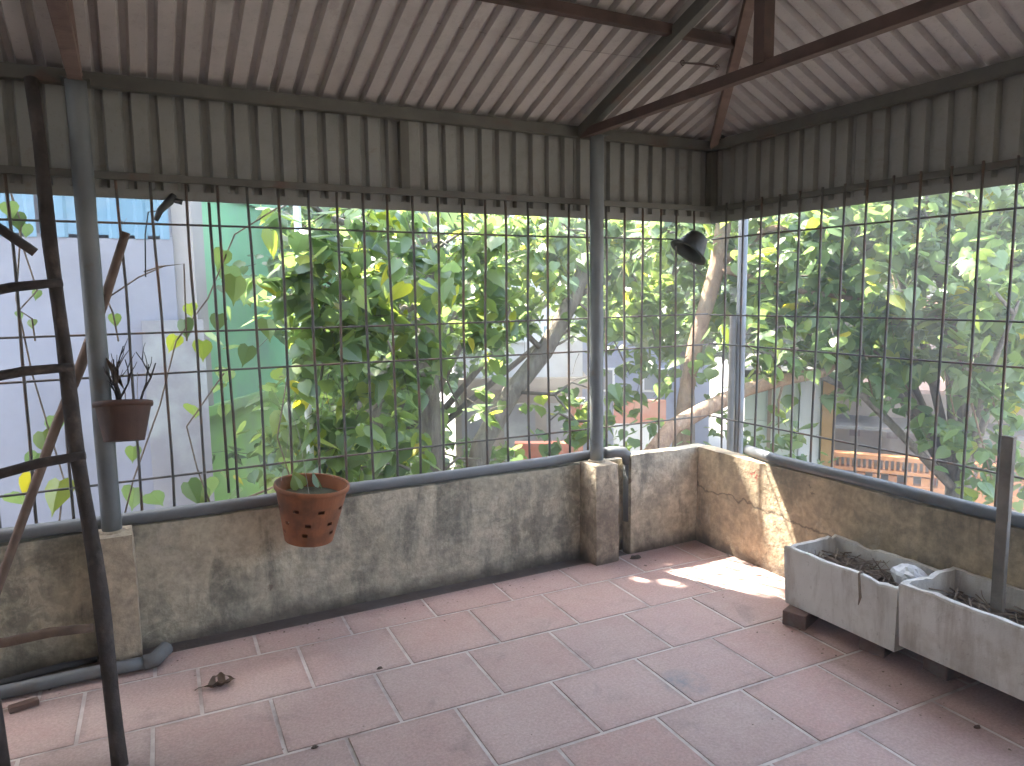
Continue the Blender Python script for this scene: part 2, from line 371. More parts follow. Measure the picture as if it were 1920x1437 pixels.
for k in range(0, 15):
    d0 = .25578 + (k-1)*TH; d1 = d0 + TH
    o = offs.get(k, (-1.57 if k % 2 else -1.77) + (.02*math.sin(k*2.1)))
    for j in range(-14, 7):
        a0 = o + j*TW; a1 = a0 + TW
        gp = .0058 + random.uniform(-.0008, .0014)
        q = [(ex*a + ey*d) for a, d in ((a0+gp, d0+gp), (a1-gp, d0+gp), (a1-gp, d1-gp), (a0+gp, d1-gp))]
        poly = [(v.x, v.y) for v in q]
        cx = sum(v[0] for v in poly)/4; cy = sum(v[1] for v in poly)/4
        for nx, ny, c in ((1,0,.004), (0,1,.026), (-1,0,6.5), (0,-1,5.6)):
            if poly: poly = clip(poly, nx, ny, c)
        if len(poly) < 3: continue
        whole = (len(poly) == 4 and abs(sum(v[0] for v in poly)/4-cx) < 1e-4 and abs(sum(v[1] for v in poly)/4-cy) < 1e-4)
        def mk(pl):
            # bevelled slab
            n = len(pl); mx = sum(v[0] for v in pl)/n; my = sum(v[1] for v in pl)/n
            V = [(x, y, -.0065) for x, y in pl] + [(x, y, -.0010) for x, y in pl]
            for x, y in pl:
                L = math.hypot(x-mx, y-my); s_ = 1-.003/max(L, .02); V.append((mx+(x-mx)*s_, my+(y-my)*s_, 0))
            Fs = [tuple(range(2*n, 3*n))]
            # polygons are clockwise seen from above: reverse
            area = sum(pl[i][0]*pl[(i+1)%n][1]-pl[(i+1)%n][0]*pl[i][1] for i in range(n))
            for L0 in (0, n):
                for i in range(n): Fs.append((L0+i, L0+(i+1)%n, L0+n+(i+1)%n, L0+n+i))
            if area < 0: Fs = [f[::-1] for f in Fs]
            me = bpy.data.meshes.new('tile'); me.from_pydata(V, [], Fs); me.update(); me.materials.append(M['tile']); return me
        tl = random.uniform(-.0012, .0012)
        if whole:
            if 'w' not in TILE_MESH: TILE_MESH['w'] = mk([(x-cx, y-cy) for x, y in poly])
            child('tile', TILE_MESH['w'], floor, (cx, cy, tl), (random.uniform(-.002,.002), random.uniform(-.002,.002), 0))
        else:
            mx_ = sum(v[0] for v in poly)/len(poly); my_ = sum(v[1] for v in poly)/len(poly)
            child('tile', mk([(x-mx_, y-my_) for x, y in poly]), floor, (mx_, my_, tl))

# parapet walls -----------------------------------------------------
def rough_wall(name, x0, x1, y0, y1, z0, z1, mat, label, nx, ny, nz, amp=.006, seed=0):
    # box with subdivided faces and gently uneven surfaces and arrises
    bm = bmesh.new()
    xs = np.linspace(x0, x1, nx+1); ys = np.linspace(y0, y1, ny+1); zs = np.linspace(z0, z1, nz+1)
    vm = {}
    r2 = random.Random(seed)
    from mathutils import noise as mn
    def V(i, j, k):
        if (i, j, k) not in vm:
            p = Vector((xs[i], ys[j], zs[k])); q = p*3.1 + Vector((seed*3.7, 0, 0))
            n = Vector((mn.noise(q), mn.noise(q+Vector((9,0,0))), mn.noise(q+Vector((0,9,0)))))
            q2 = p*14; n2 = Vector((mn.noise(q2), mn.noise(q2+Vector((5,0,0))), mn.noise(q2+Vector((0,5,0)))))
            e = (i in (0, nx)) + (j in (0, ny)) + (k == nz)
            d = n*amp + n2*amp*.35
            if e >= 2:       # worn arris
                inw = Vector(((1 if i == 0 else -1 if i == nx else 0), (1 if j == 0 else -1 if j == ny else 0), (-1 if k == nz else 0)))
                d += inw*(.003+.006*max(0, mn.noise(p*9+Vector((seed,3,1)))))
            if k == 0: d.z = 0
            vm[(i, j, k)] = bm.verts.new(p+d)
        return vm[(i, j, k)]
    def face(a, b, c, d): bm.faces.new((a, b, c, d))
    for i in range(nx):
        for k in range(nz):
            face(V(i,0,k), V(i+1,0,k), V(i+1,0,k+1), V(i,0,k+1)); face(V(i,ny,k), V(i,ny,k+1), V(i+1,ny,k+1), V(i+1,ny,k))
        for j in range(ny):
            face(V(i,j,nz), V(i+1,j,nz), V(i+1,j+1,nz), V(i,j+1,nz))
    for j in range(ny):
        for k in range(nz):
            face(V(0,j,k), V(0,j,k+1), V(0,j+1,k+1), V(0,j+1,k)); face(V(nx,j,k), V(nx,j+1,k), V(nx,j+1,k+1), V(nx,j,k+1))
    me = bpy.data.meshes.new(name); bm.to_mesh(me); bm.free(); me.materials.append(mat)
    me.polygons.foreach_set('use_smooth', [True]*len(me.polygons))
    me.set_sharp_from_angle(angle=math.radians(40))
    o = bpy.data.objects.new(name, me); col.objects.link(o)
    return tag(o, label, 'wall')
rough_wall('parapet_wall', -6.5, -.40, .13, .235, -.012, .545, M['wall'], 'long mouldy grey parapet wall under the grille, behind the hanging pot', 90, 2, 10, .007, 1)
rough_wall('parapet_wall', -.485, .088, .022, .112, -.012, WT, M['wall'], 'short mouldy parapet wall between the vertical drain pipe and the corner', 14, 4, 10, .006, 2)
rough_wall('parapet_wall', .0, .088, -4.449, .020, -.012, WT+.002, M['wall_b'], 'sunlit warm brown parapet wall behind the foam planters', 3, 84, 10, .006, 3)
# unseen walls added behind the viewer and at left to keep light out
hw = thing('unseen_back_wall', (-3.2, -4.45, 0), 'unseen cream wall added behind the viewer to keep light out', 'wall')
MB().box(-6.6, -1.9, -4.62, -4.45, -.012, 2.36).build('wall_panel', M['cream'], hw)
MB().box(-.9, .216, -4.62, -4.45, -.012, 2.36).build('wall_panel', M['cream'], hw)
MB().box(-1.9, -.9, -4.62, -4.45, 2.05, 2.36).build('lintel', M['cream'], hw)
MB().box(-1.898, -.902, -4.58, -4.53, .0, 2.045).build('door', M['wood_pale'], hw)
ew = MB().box(-5.36, -5.2, -4.449, .129, -.012, 2.36).build('unseen_side_wall', M['cream']); tag(ew, 'unseen cream wall added at the left end to keep light out', 'wall')
# shallow drain channel between the tiles and the long wall
g = MB(); g.box(-6.5, -.50, .0335, .14, -.011, -.004)
o = g.build('drain_channel', worn('wet_black_dirt', (.095,.073,.064,1), (.15,.12,.105,1), 9, .85, 0, .5, 40)); struct(o)

# ================================================================== ROOF
def corr_profile(L, pitch=.097, depth=.028):
    # list of (u, height): wide pans, narrow ribs standing away from the room
    out = []; u = 0.0
    while u < L:
        for du, h in ((0,0), (.056,0), (.066,depth), (.087,depth)):
            if u+du <= L: out.append((u+du, h))
        u += pitch
    if L-out[-1][0] > .01: out.append((L, out[-1][1]))
    return out
roof = thing('tin_roof', (-3.0, -2.0, EAVE), 'rusty framed corrugated tin roof over the whole terrace', 'roof')
def roof_side(kind):
    OV = .12
    if kind == 'A':   L = 6.9; u0 = Vector((GB+OV, GA+OV, 0)); ud = Vector((-1,0,0)); vd = Vector((0,-1,0)); s = SA; vmax = GA+OV-RY
    elif kind == 'B': L = 2*(GA+OV-RY); u0 = Vector((GB+OV, GA+OV, 0)); ud = Vector((0,-1,0)); vd = Vector((-1,0,0)); s = SB; vmax = None
    else:             L = 6.9; u0 = Vector((GB+OV, 2*RY-GA-OV, 0)); ud = Vector((-1,0,0)); vd = Vector((0,1,0)); s = SA; vmax = GA+OV-RY
    prof = corr_profile(L); sheet = []
    hipk = SA/SB
    W = 2*(GA+OV-RY)
    def vend(u):
        if kind in 'AC': return min(vmax, max(0, OV+(u-OV)*SB/SA))
        uu = min(u, W-u); return max(0, OV+(uu-OV)*SA/SB)
    nrm = Vector((0,0,1))
    step = 36; i = 0; first = True
    while i < len(prof)-1:
        seg = prof[i:i+step+1]; b = MB(); V = []; Fs = []
        lift = .004*(len(sheet) % 2)
        for u, h in seg:
            ve = vend(u)
            for v in (0, ve*.5, ve):
                p = u0 + ud*u + vd*v; z = EAVE + .004 + s*(v-OV) + h + lift + .0015*math.sin(u*9+v*3)
                V.append((p.x, p.y, z))
        for a in range(len(seg)-1):
            for c in range(2):
                f = (a*3+c, a*3+c+1, (a+1)*3+c+1, (a+1)*3+c)
                Fs.append(f)
        b.add(V, Fs); ob = b.build('roof_sheet', M['roof'], roof); sheet.append(ob)
        i += step-1
for k in 'ABC': roof_side(k)
P1X, P2X, PY = -3.09, -.67, .07
def beam_part(name, a, b, w, h, mat, label=None):
    return MB().beam(a, b, w, h).build(name, mat, roof, bevel=.003, label=label)
eb = EAVE-.03
beam_part('eave_beam', (-6.6, GA-.035, eb), (GB-.01, GA-.035, eb), .045, .055, M['steel'])
beam_part('eave_beam', (GB-.035, GA-.06, eb), (GB-.035, -4.3, eb), .045, .055, M['steel'])
beam_part('eave_beam', (-6.6, -4.15, eb), (GB-.06, -4.15, eb), .045, .055, M['steel'])
hx = lambda y: GB - (GA-y)*SA/SB
rz = lambda y: EAVE + SA*(GA-y)
def under(a, off): return (a[0], a[1], a[2]-off)
beam_part('hip_rafter', (GB-.03, GA-.04, EAVE-.03), (hx(RY), RY, RIDGE_Z-.04), .045, .05, M['rust_pale'], 'reddish primed hip rafter')
beam_part('hip_rafter', (GB-.03, -4.16, EAVE-.03), (hx(RY), RY, RIDGE_Z-.04), .045, .05, M['rust'])
beam_part('ridge_beam', (hx(RY), RY, RIDGE_Z-.04), (-6.6, RY, RIDGE_Z-.04), .045, .06, M['rust'])
for i, px in enumerate((P1X, P2X-.07, -5.5)):
    mt = M['rust'] if i else M['rust_pale']
    y_top = RY if px < hx(RY) else GA-(GB-px)*SB/SA
    beam_part('rafter', (px, GA-.05, rz(GA-.05)-.055), (px, y_top+.02, rz(y_top+.02)-.055), .045, .06, M['steel'] if i == 1 else mt)
    beam_part('tie_beam', (px, GA-.07, EAVE-.045), (px, -4.15, EAVE-.045), .05 if i == 0 else .04, .045, mt if i != 1 else M['rust'])
    ky = y_top if i == 1 else -1.9
    beam_part('king_post', (px, ky, EAVE-.03), (px, ky, rz(ky)-.05), .055, .055, M['rust'])
beam_part('purlin', (hx(-.60)-.0, -.60, rz(-.60)-.030), (-6.6, -.60, rz(-.60)-.030), .04, .045, M['rust'])
beam_part('purlin', (hx(-1.35), -1.35, rz(-1.35)-.030), (-6.6, -1.35, rz(-1.35)-.030), .04, .045, M['rust'])
# wire and hook
wa, wb, wc = atY(610, -6, -.30), atY(1280, 118, -.42), atY(1345, 126, -.42)
wd = atX(1374, 130, hx(-.42)-.01)
b = MB(); n_ = 14
b.tube([wa.lerp(wb, i/n_)+Vector((0,0,-.03*math.sin(math.pi*i/n_))) for i in range(n_+1)], .0014, 5)
ob = b.build('tie_wire', M['wire'], roof)
b = MB(); b.tube([wb, wb.lerp(wc, .5)+Vector((0,0,.004)), wc], [.004,.006,.004], 6)
for q in (wb, wc):
    b.tube([q+Vector((.012*math.cos(t), 0, .012*math.sin(t))) for t in np.linspace(0, 5.2, 9)], .0025, 5)
b.build('hook_rod', M['rust'], roof)

# ------------------------------------------------------------------ fascia cladding
def fascia(A, label):
    if A: root = thing('fascia_cladding', (-3.1, GA+.03, 1.94), label, 'cladding')
    else: root = thing('fascia_cladding', (GB+.03, -2.5, 1.94), label, 'cladding')
    L = 6.8 if A else 4.4
    prof = corr_profile(L, .1005, .026); step = 40; i = 0; n = 0
    z0, z1 = 1.938, EAVE-.010
    while i < len(prof)-1:
        seg = prof[i:i+step+1]; b = MB(); V = []; Fs = []
        for u, h in seg:
            for z in (z0 + .0025*math.sin(u*13), z1):
                if A: V.append((GB+.03-u, GA+.030+h+.0035*(n % 2), z))
                else: V.append((GB+.030+h+.0035*(n % 2), GA+.03-u, z))
        for a in range(len(seg)-1): Fs.append((a*2, a*2+1, a*2+3, a*2+2))
        b.add(V, Fs).build('fascia_sheet', M['fascia'], root); i += step-3; n += 1
    if A:
        MB().beam((-6.5, GA-.026, 2.005), (GB-.01, GA-.026, 2.005), .028, .03).build('rail', M['steel'], root, bevel=.002)
        for px in (-1.73, -4.6): MB().beam((px, GA+.005, 2.02), (px, GA+.005, EAVE-.06), .045, .04).build('stud', M['steel'], root, bevel=.002)
    else:
        MB().beam((GB+.012, GA-.03, 2.005), (GB+.012, -4.2, 2.005), .028, .03).build('rail', M['steel'], root, bevel=.002)
        for py in (-2.6,): MB().beam((GB+.005, py, 2.02), (GB+.005, py, EAVE-.06), .045, .04).build('stud', M['steel'], root, bevel=.002)
    if A: MB().box(-6.5, GB+.026, GA+.0235, GA+.0275, 1.922, 1.962).build('edge_trim', M['fascia'], root)
    else: MB().box(GB+.0235, GB+.0275, -4.2, GA+.0225, 1.922, 1.962).build('edge_trim', M['fascia'], root)
    return root
fa = fascia(True, 'corrugated fascia sheets above the long grille, left of the corner')
fb = fascia(False, 'corrugated fascia sheets above the right-hand grille')
MB().beam((GB-.012, GA-.012, 1.99), (GB-.012, GA-.012, EAVE-.06), .05, .05).build('corner_stud', M['steel'], fa, bevel=.002)

# ------------------------------------------------------------------ grilles
def wob_bar(p, q, r, n, amp, seed, nn=6):
    rr = random.Random(seed); p = Vector(p); q = Vector(q); d = (q-p); L = d.length
    ph = [rr.uniform(0, 6.28) for _ in range(4)]
    pts = []
    for i in range(n+1):
        t = i/n; o = Vector((math.sin(t*5+ph[0])+.5*math.sin(t*13+ph[1]), math.sin(t*4+ph[2]), 0))*amp
        if abs(d.normalized().z) < .5: o = Vector((0, o.y*.4, o.x))
        pts.append(p + d*t + o)
    return MB().tube(pts, r, nn)
gz0, gz1 = .50, 2.03
grA = thing('window_grille', (-3.0, GA, gz0), 'rusty dark steel bar grille above the long mouldy wall', 'grille')
grB = thing('window_grille', (GB, -2.5, gz0), 'rusty dark steel bar grille above the sunlit wall on the right', 'grille')
x = .105; i = 0
while x > -6.4:
    wob_bar((x+random.uniform(-.006,.006), GA-.004, .548 if x < -.5 else -.01), (x+random.uniform(-.006,.006), GA-.004, 2.0), .0066, 10, .0034, i).build('bar', M['bar'], grA, True)
    x -= .1283; i += 1
y = .06
while y > -4.3:
    wob_bar((GB-.004, y+random.uniform(-.005,.005), -.01), (GB-.004, y+random.uniform(-.006,.006), gz1), .0066, 10, .0034, 100+i).build('bar', M['bar'], grB, True)
    y -= .1345; i += 1
for z in (.723, 1.177, 1.361, 1.82):
    wob_bar((-6.4, GA+.006, z), (GB-.002, GA+.006, z), .0052, 60, .004, i).build('crossbar', M['bar'], grA, True); i += 1
    wob_bar((GB+.006, GA-.002, z), (GB+.006, -4.3, z), .0052, 44, .004, i).build('crossbar', M['bar'], grB, True); i += 1
rr = random.Random(77)
tie = MB()
for k in range(3):
    tie.tube([(.009*math.cos(t_), .009*math.sin(t_)*.8, .003*(k-1)+.0006*t_) for t_ in np.linspace(0, 6.28, 9)], .0013, 4)
tie.tube([(.009,0,0), (.018,-.006,.008), (.022,-.010,.018)], .0011, 4)
tie_me = tie.build('wire_tie', M['wire'], grA, True); tdata = tie_me.data; bpy.data.objects.remove(tie_me)
tdata.transform(Matrix.Translation(origin_of(grA)))
for k in range(34):
    i_ = rr.randrange(2, 34); child('wire_tie', tdata, grA, (.105-.1283*i_+3.0, 0, rr.choice((.723,1.177,1.361,1.82))-gz0), (0, 0, rr.uniform(-1,1)))
for k in range(16):
    i_ = rr.randrange(1, 18); child('wire_tie', tdata, grB, (0, .06-.1345*i_+2.5, rr.choice((.723,1.177,1.361,1.82))-gz0), (0, 0, rr.uniform(-1,1)))
# a doubled bar and a few wire ties
q0, q1 = atY(386, 380, GA), atY(424, 925, GA)
MB().tube([q0+Vector((.012,0,0)), q1+Vector((.012,0,0))], .007, 6).build('flat_bar', M['bar'], grA, True)

# ------------------------------------------------------------------ posts on concrete piers
def pier(x0, x1, y0, y1, z1, label, seed):
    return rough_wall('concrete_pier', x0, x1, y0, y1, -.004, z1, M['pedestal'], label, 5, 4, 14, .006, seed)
pr = pier(-3.168, -3.012, -.02, .137, .556, 'squat concrete pier below the post with the dry potted twigs', 12); pr['category'] = 'pier'
pr = pier(-.765, -.605, -.035, .137, .566, 'rough squat concrete pier next to the bent drain pipe', 13); pr['category'] = 'pier'
for px, z0, lab in ((P1X, .552, 'grey steel roof post behind the ladder on the left'), (P2X-.02, .562, 'grey steel roof post in the middle standing beside the pipe bend')):
    t = thing('roof_post', (px, PY, z0), lab, 'post', 'steel roof posts')
    b = MB(); prof = [(0,0), (.0375,0)] + [(.0375+.0006*math.sin(k*1.7), .09*k) for k in range(1, 20)] + [(.0375, EAVE-.06-z0), (0, EAVE-.06-z0)]
    b.lathe(prof, 20, Matrix.Translation((px, PY, z0))).build('shaft', M['post'], t, True)
    b = MB(); b.box(px-.05, px+.05, PY-.05, PY+.1, EAVE-.062, EAVE-.055).build('head_plate', M['steel'], t)
    b = MB(); b.lathe([(.0375,.012),(.046,.010),(.052,.0),(0,0)], 16, Matrix.Translation((px, PY, z0))).build('mortar_collar', M['pedestal'], t, True)
# corner pole outside
cp = atY(1390, 600, .30)
t = thing('outer_pole', (cp.x, cp.y, GZ), 'pale blue-grey pole standing outside the grille near the corner', 'pole')
b = MB().tube([(cp.x+.01, cp.y, GZ), (cp.x, cp.y, 0), (cp.x-.003, cp.y, 2.9)], .031, 14); b.build('shaft', M['pvc'], t, True)
b = MB().tube([(cp.x-.06, cp.y+.02, GZ), (cp.x-.055, cp.y+.02, 1.35)], .022, 10); b.build('backing_tube', M['steel'], t, True)
# white pipe outside
w0, w1 = atY(556, 375, 1.55), atY(583, 870, 1.55)
t = thing('drain_pipe', (w1.x, w1.y, GZ), 'white plastic pipe standing upright outside the grille among the leaves', 'pipe')
dn = (w1-w0).normalized(); b = MB().tube([w0-dn*1.2, w0, w1, w1+dn*2.9], .024, 12); b.build('pipe', M['white_panel'], t, True)
for zf in (.4, 2.3): b = MB().tube([w1-dn*zf, w1-dn*(zf+.07)], .029, 12); b.build('coupling', M['white_panel'], t, True)

# ------------------------------------------------------------------ drain pipes on the walls
PR = .0285
t = thing('drain_pipe', (-3, .165, .546), 'long grey plastic pipe lying on the long wall and bending down beside the pier', 'pipe')
px_end = -.475; zc = .545+PR
b = MB(); pts = [(x_, .162+.004*math.sin(x_*3), zc+.002*math.sin(x_*5)) for x_ in np.linspace(-6.4, -.95, 26)]
pts += [(-.82,.160,zc+.006), (-.70,.145,zc+.012), (-.60,.105,zc+.022)]
b.tube(pts, PR, 14); b.build('pipe', M['pvc'], t, True)
cx_, cy_ = -.545, .086
el = [(-.61,.108,zc+.021), (-.56,.088,zc+.026), (-.505,.078,zc+.020), (-.478,.074,zc-.004), (-.470,.072,zc-.045)]
b = MB().tube(el, PR*1.16, 14); b.build('elbow', M['pvc'], t, True)
b = MB().tube([(-.470,.072,zc-.03), (-.470,.070,.3), (-.470,.070,.185)], PR, 14); b.build('downpipe', M['pvc'], t, True)
t = thing('drain_pipe', (-.0, -.5, WT), 'dark grey plastic pipe running along the top of the right-hand wall', 'pipe')
q = [(.085,-.30,WT+.030), (.055,-.44,WT+.032), (.032,-.56,WT+.031)] + [(.026+.003*math.sin(y_*4), y_, WT+.0305+.002*math.sin(y_*5)) for y_ in np.linspace(-.72, -5.4, 20)]
b = MB().tube(q, PR*.98, 14); b.build('pipe', M['pvc'], t, True)

# ------------------------------------------------------------------ planters
def planter(x0, x1, y0, y1, z0, z1, label, seed, soil_z):
    # y0 < y1
    rr = random.Random(seed); t = thing('foam_planter', ((x0+x1)/2, (y0+y1)/2, z0), label, 'planter', 'foam planters')
    th = .026; dr = .009
    n = 14
    def ring(ix, z, base, jag=False):
        pts = []
        X0, X1, Y0, Y1 = x0+ix+base, x1-ix-base, y0+ix+base, y1-ix-base
        for s_ in range(4):
            a, b_ = [((X0,Y1),(X0,Y0)), ((X0,Y0),(X1,Y0)), ((X1,Y0),(X1,Y1)), ((X1,Y1),(X0,Y1))][s_]
            for k in range(n):
                f = k/n
                zz = z
                if jag: zz += -.004*abs(math.sin(f*5+seed+s_)) - rr.uniform(0, .006) - (.012 if rr.random() < .06 else 0)
                pts.append((a[0]+(b_[0]-a[0])*f, a[1]+(b_[1]-a[1])*f, zz))
        return pts
    V = []; rings = []
    jag = ring(0, z1, 0, True)
    R = [ring(0, z0, dr), ring(0, (z0+z1)/2, dr*.5), [(p[0], p[1], p[2]-.008) for p in jag]]
    inn = ring(th, z1, 0)
    top_o = [(p[0]*.85+q_[0]*.15, p[1]*.85+q_[1]*.15, p[2]) for p, q_ in zip(jag, inn)]
    top_i = [(q_[0], q_[1], p[2]+rr.uniform(-.003,.002)) for p, q_ in zip(jag, inn)]
    R += [top_o, top_i, ring(th, (z0+z1)/2, dr*.4), ring(th+.004, z0+th, dr)]
    N = 4*n
    for r_ in R: V += r_
    Fs = [(i*N+(k+1)%N, i*N+k, (i+1)*N+k, (i+1)*N+(k+1)%N)[::-1] for i in range(len(R)-1) for k in range(N)]
    Fs.append(tuple(range(N))); Fs.append(tuple(range((len(R)-1)*N, len(R)*N))[::-1])
    b = MB(); b.add(V, Fs); b.build('box', M['foam'], t)
    # soil
    from mathutils import noise as mn
    b = MB(); nx, ny = 16, 26; V = []
    for i in range(nx+1):
        for j in range(ny+1):
            X = x0+.032+(x1-x0-.064)*i/nx; Y = y0+.032+(y1-y0-.064)*j/ny
            V.append((X, Y, soil_z + .018*mn.noise(Vector((X*14, Y*14, seed))) + .010*mn.noise(Vector((X*40, Y*40, seed)))))
    b.add(V, [(i*(ny+1)+j, (i+1)*(ny+1)+j, (i+1)*(ny+1)+j+1, i*(ny+1)+j+1) for i in range(nx) for j in range(ny)])
    b.build('soil', M['soil'], t, True)
    b = MB()
    for k in range(150):
        p = Vector((rr.uniform(x0+.05, x1-.05), rr.uniform(y0+.05, y1-.05), soil_z+.012)); a = rr.uniform(0, 6.28); L = rr.uniform(.03, .17)
        d = Vector((math.cos(a), math.sin(a), rr.uniform(-.05, .35)))*L
        e = p+d; e.x = min(max(e.x, x0+.04), x1-.04); e.y = min(max(e.y, y0+.04), y1-.04)
        b.tube([p, p.lerp(e, .5)+Vector((rr.uniform(-.01,.01), rr.uniform(-.01,.01), .006)), e], [rr.uniform(.0014,.0038)]*3, 4)
    lo = b.build('dead_twigs', M['twig'], t); lo['kind'] = 'stuff'
    return t
pl1 = planter(-.372, -.03, -1.548, -.985, .070, .343, 'dirty white foam planter nearest the corner, holding a plastic bag', 3, .255)
pl2 = planter(-.378, -.03, -2.155, -1.553, .110, .372, 'dirty white foam planter nearer the viewer with a timber stake in it', 5, .275)
def brick_obj(loc, size, rot, label, grp='bricks under the planters'):
    t = MB(); sx, sy, sz = size; t.box(-sx/2, sx/2, -sy/2, sy/2, 0, sz)
    o = t.build('brick', M['brick'], None, bevel=.005); o.location = loc; o.rotation_euler.z = rot; return tag(o, label, 'brick', grp)
brick_obj((-.325, -1.06, .0012), (.20,.105,.066), .35, 'old brick poking out under the corner end of the foam planters')
brick_obj((-.13, -1.06, .0012), (.20,.105,.066), .1, 'old brick deep under the far end of the planters, against the wall')
brick_obj((-.235, -1.40, .0012), (.20,.105,.066), .2, 'old brick in the shadow under the middle of the planters')
b_ = brick_obj((-.16, -1.66, .0012), (.22,.105,.106), -.1, 'thick block holding up the nearer foam planter')
b_ = brick_obj((-.16, -2.05, .0012), (.22,.105,.106), -.1, 'thick block under the end of the nearer planter at the frame edge')
# timber stake
s0, s1 = atX(1868, 1168, -.17), atX(1892, 818, -.17)
b = MB(); d = (s1-s0).normalized()
pts_ = [s0-d*.05, s0+d*.3, s1]
b.beam(s0-d*.06, s1, .042, .022, (1,0,0))
o = b.build('timber_stake', M['stake'], None, bevel=.002); tag(o, 'grey weathered timber stake standing in the nearer foam planter', 'stake')
# plastic bag in the first planter
from mathutils import noise as mn
bc = atZ(1692, 1072, .30); b = MB(); V = []; NU, NV = 20, 12
for i in range(NV+1):
    for k in range(NU):
        th_, ph = math.pi*i/NV, 2*math.pi*k/NU
        d_ = Vector((math.sin(th_)*math.cos(ph)*.062, math.sin(th_)*math.sin(ph)*.075, math.cos(th_)*.055))
        q = d_*18; d_ *= 1 + .28*mn.noise(q) + .14*mn.noise(q*2.7)
        V.append(Vector((-.145, -1.455, .305)) + d_)
b.add(V, [(i*NU+k, i*NU+(k+1)%NU, (i+1)*NU+(k+1)%NU, (i+1)*NU+k) for i in range(NV) for k in range(NU)])
o = b.build('plastic_bag', M['bag'], None); tag(o, 'crumpled white plastic bag lying in the planter nearest the corner', 'bag')
# bent twigs over the planter rim
def twig(pts, r, label, mat='twig'):
    b = MB().tube(pts, r, 5); o = b.build('dead_stalk', M[mat], None, True); return tag(o, label, 'stalk')
twig([(-.30,-1.36,.28), (-.36,-1.375,.347), (-.385,-1.385,.345), (-.392,-1.40,.25), (-.388,-1.39,.215)], [.003,.005,.005,.006,.002], 'limp dead stalk hanging over the rim of the planter nearest the corner')
twig([(-.20,-1.40,.27), (-.24,-1.34,.37)], [.004,.003], 'short pale dead stalk sticking up beside the plastic bag', 'wood_pale')

# ------------------------------------------------------------------ hanging pots
def pot(name, c, r_top, r_bot, h, mat, label, tilt=(0,0), holes=True, th=.006, fill=None):
    # c = centre of the rim
    t = thing(name, c, label, 'pot')
    M4 = Matrix.Translation(c) @ Matrix.Rotation(tilt[0], 4, 'X') @ Matrix.Rotation(tilt[1], 4, 'Y')
    n = 64; nz = 16; V = []; Fs = []
    rO = lambda f: r_bot+(r_top-r_bot)*f
    b = MB()
    hole = set()
    if holes:
        for row, off, cnt in ((10, 0, 8), (6, 4, 8), (3, 1, 6)):
            for k in range(cnt):
                kk = off + int(k*64/cnt)
                hole |= {(kk % n, row), ((kk+1) % n, row)}
    for side in (0, 1):
        for i in range(nz+1):
            f = i/nz; r = rO(f) - (th if side else 0); z = -h+h*f + (th if side and i == 0 else 0)
            for k in range(n):
                a = 2*math.pi*k/n; V.append(M4 @ Vector((r*math.cos(a), r*math.sin(a), z)))
    S1 = (nz+1)*n
    for i in range(nz):
        for k in range(n):
            k2 = (k+1) % n
            if (k, i) in hole:
                continue
            Fs.append((i*n+k, i*n+k2, (i+1)*n+k2, (i+1)*n+k))
            Fs.append((S1+i*n+k, S1+(i+1)*n+k, S1+(i+1)*n+k2, S1+i*n+k2))
    for (k, i) in hole:   # hole edges
        k2 = (k+1) % n
        for (a, c_, nb) in (((k,i),(k2,i),(k,i-1)), ((k2,i+1),(k,i+1),(k,i+1)), ((k,i+1),(k,i),((k-1) % n,i)), ((k2,i),(k2,i+1),(k2,i))):
            if nb in hole: continue
            A = a[1]*n+a[0]; B = c_[1]*n+c_[0]
            Fs.append((A, B, S1+B, S1+A))
    Fs.append(tuple(range(n))[::-1]); Fs.append(tuple(range(S1, S1+n)))
    for k in range(n):
        k2 = (k+1) % n; Fs.append((nz*n+k, nz*n+k2, S1+nz*n+k2, S1+nz*n+k))
    b.add(V, Fs); b.build('body', mat, t, False)
    # rolled rim
    b = MB(); rr_ = r_top+.004
    b.lathe([(r_top-.004,.004), (rr_,.005), (rr_+.002,-.004), (rr_,-.016), (r_top-.003,-.018)], n, M4); b.build('rim', mat, t, True)
    if fill is not None:
        b = MB(); b.lathe([(0, -fill+.01), (rO(1-fill/h)*.5, -fill+.012), (rO(1-fill/h)-th*.6, -fill)], 24, M4); b.build('soil', M['algae'], t, True)
    return t, M4
pc = atY(584, 907, -.02)
p1, M4 = pot('hanging_pot', Vector((pc.x, -.035, pc.z)), .160, .106, .255, M['clay'], 'orange clay orchid pot with round holes hanging against the long pipe', (math.radians(4), math.radians(5)), True, .006, .055)
b = MB()
for a in (.6, 2.6, 4.4):
    q = M4 @ Vector((.142*math.cos(a), .142*math.sin(a), 0)); b.tube([q, Vector((pc.x-.02, GA-.015, pc.z+.33)).lerp(q, .35), Vector((pc.x-.05, GA-.012, pc.z+.36))], .0012, 4)
b.build('hanging_wire', M['wire'], p1)
POT1 = (p1, M4)
pc2 = atY(231, 757, .04)
p2, M4b = pot('hanging_pot', Vector((pc2.x, .06, pc2.z)), .105, .074, .155, M['clay_dark'], 'small brown clay pot of dry twigs hung beside the left roof post', (math.radians(-12), math.radians(2)), False, .006, .012)
b = MB(); base = M4b @ Vector((.01,0,-.02)); rr = random.Random(4)
def branchy(b, p, d, L, r, lev):
    pts = [p]; q = Vector(p)
    for k in range(3):
        d = (d + Vector((rr.uniform(-.22,.22), rr.uniform(-.2,.2), rr.uniform(-.05,.15)))).normalized(); q = q + d*L/3; pts.append(q)
    b.tube(pts, [r, r*.85, r*.7, r*.5], 5)
    if lev:
        for k in range(2):
            branchy(b, pts[1+k], (d+Vector((rr.uniform(-.8,.8), rr.uniform(-.5,.5), .3))).normalized(), L*.62, r*.65, lev-1)
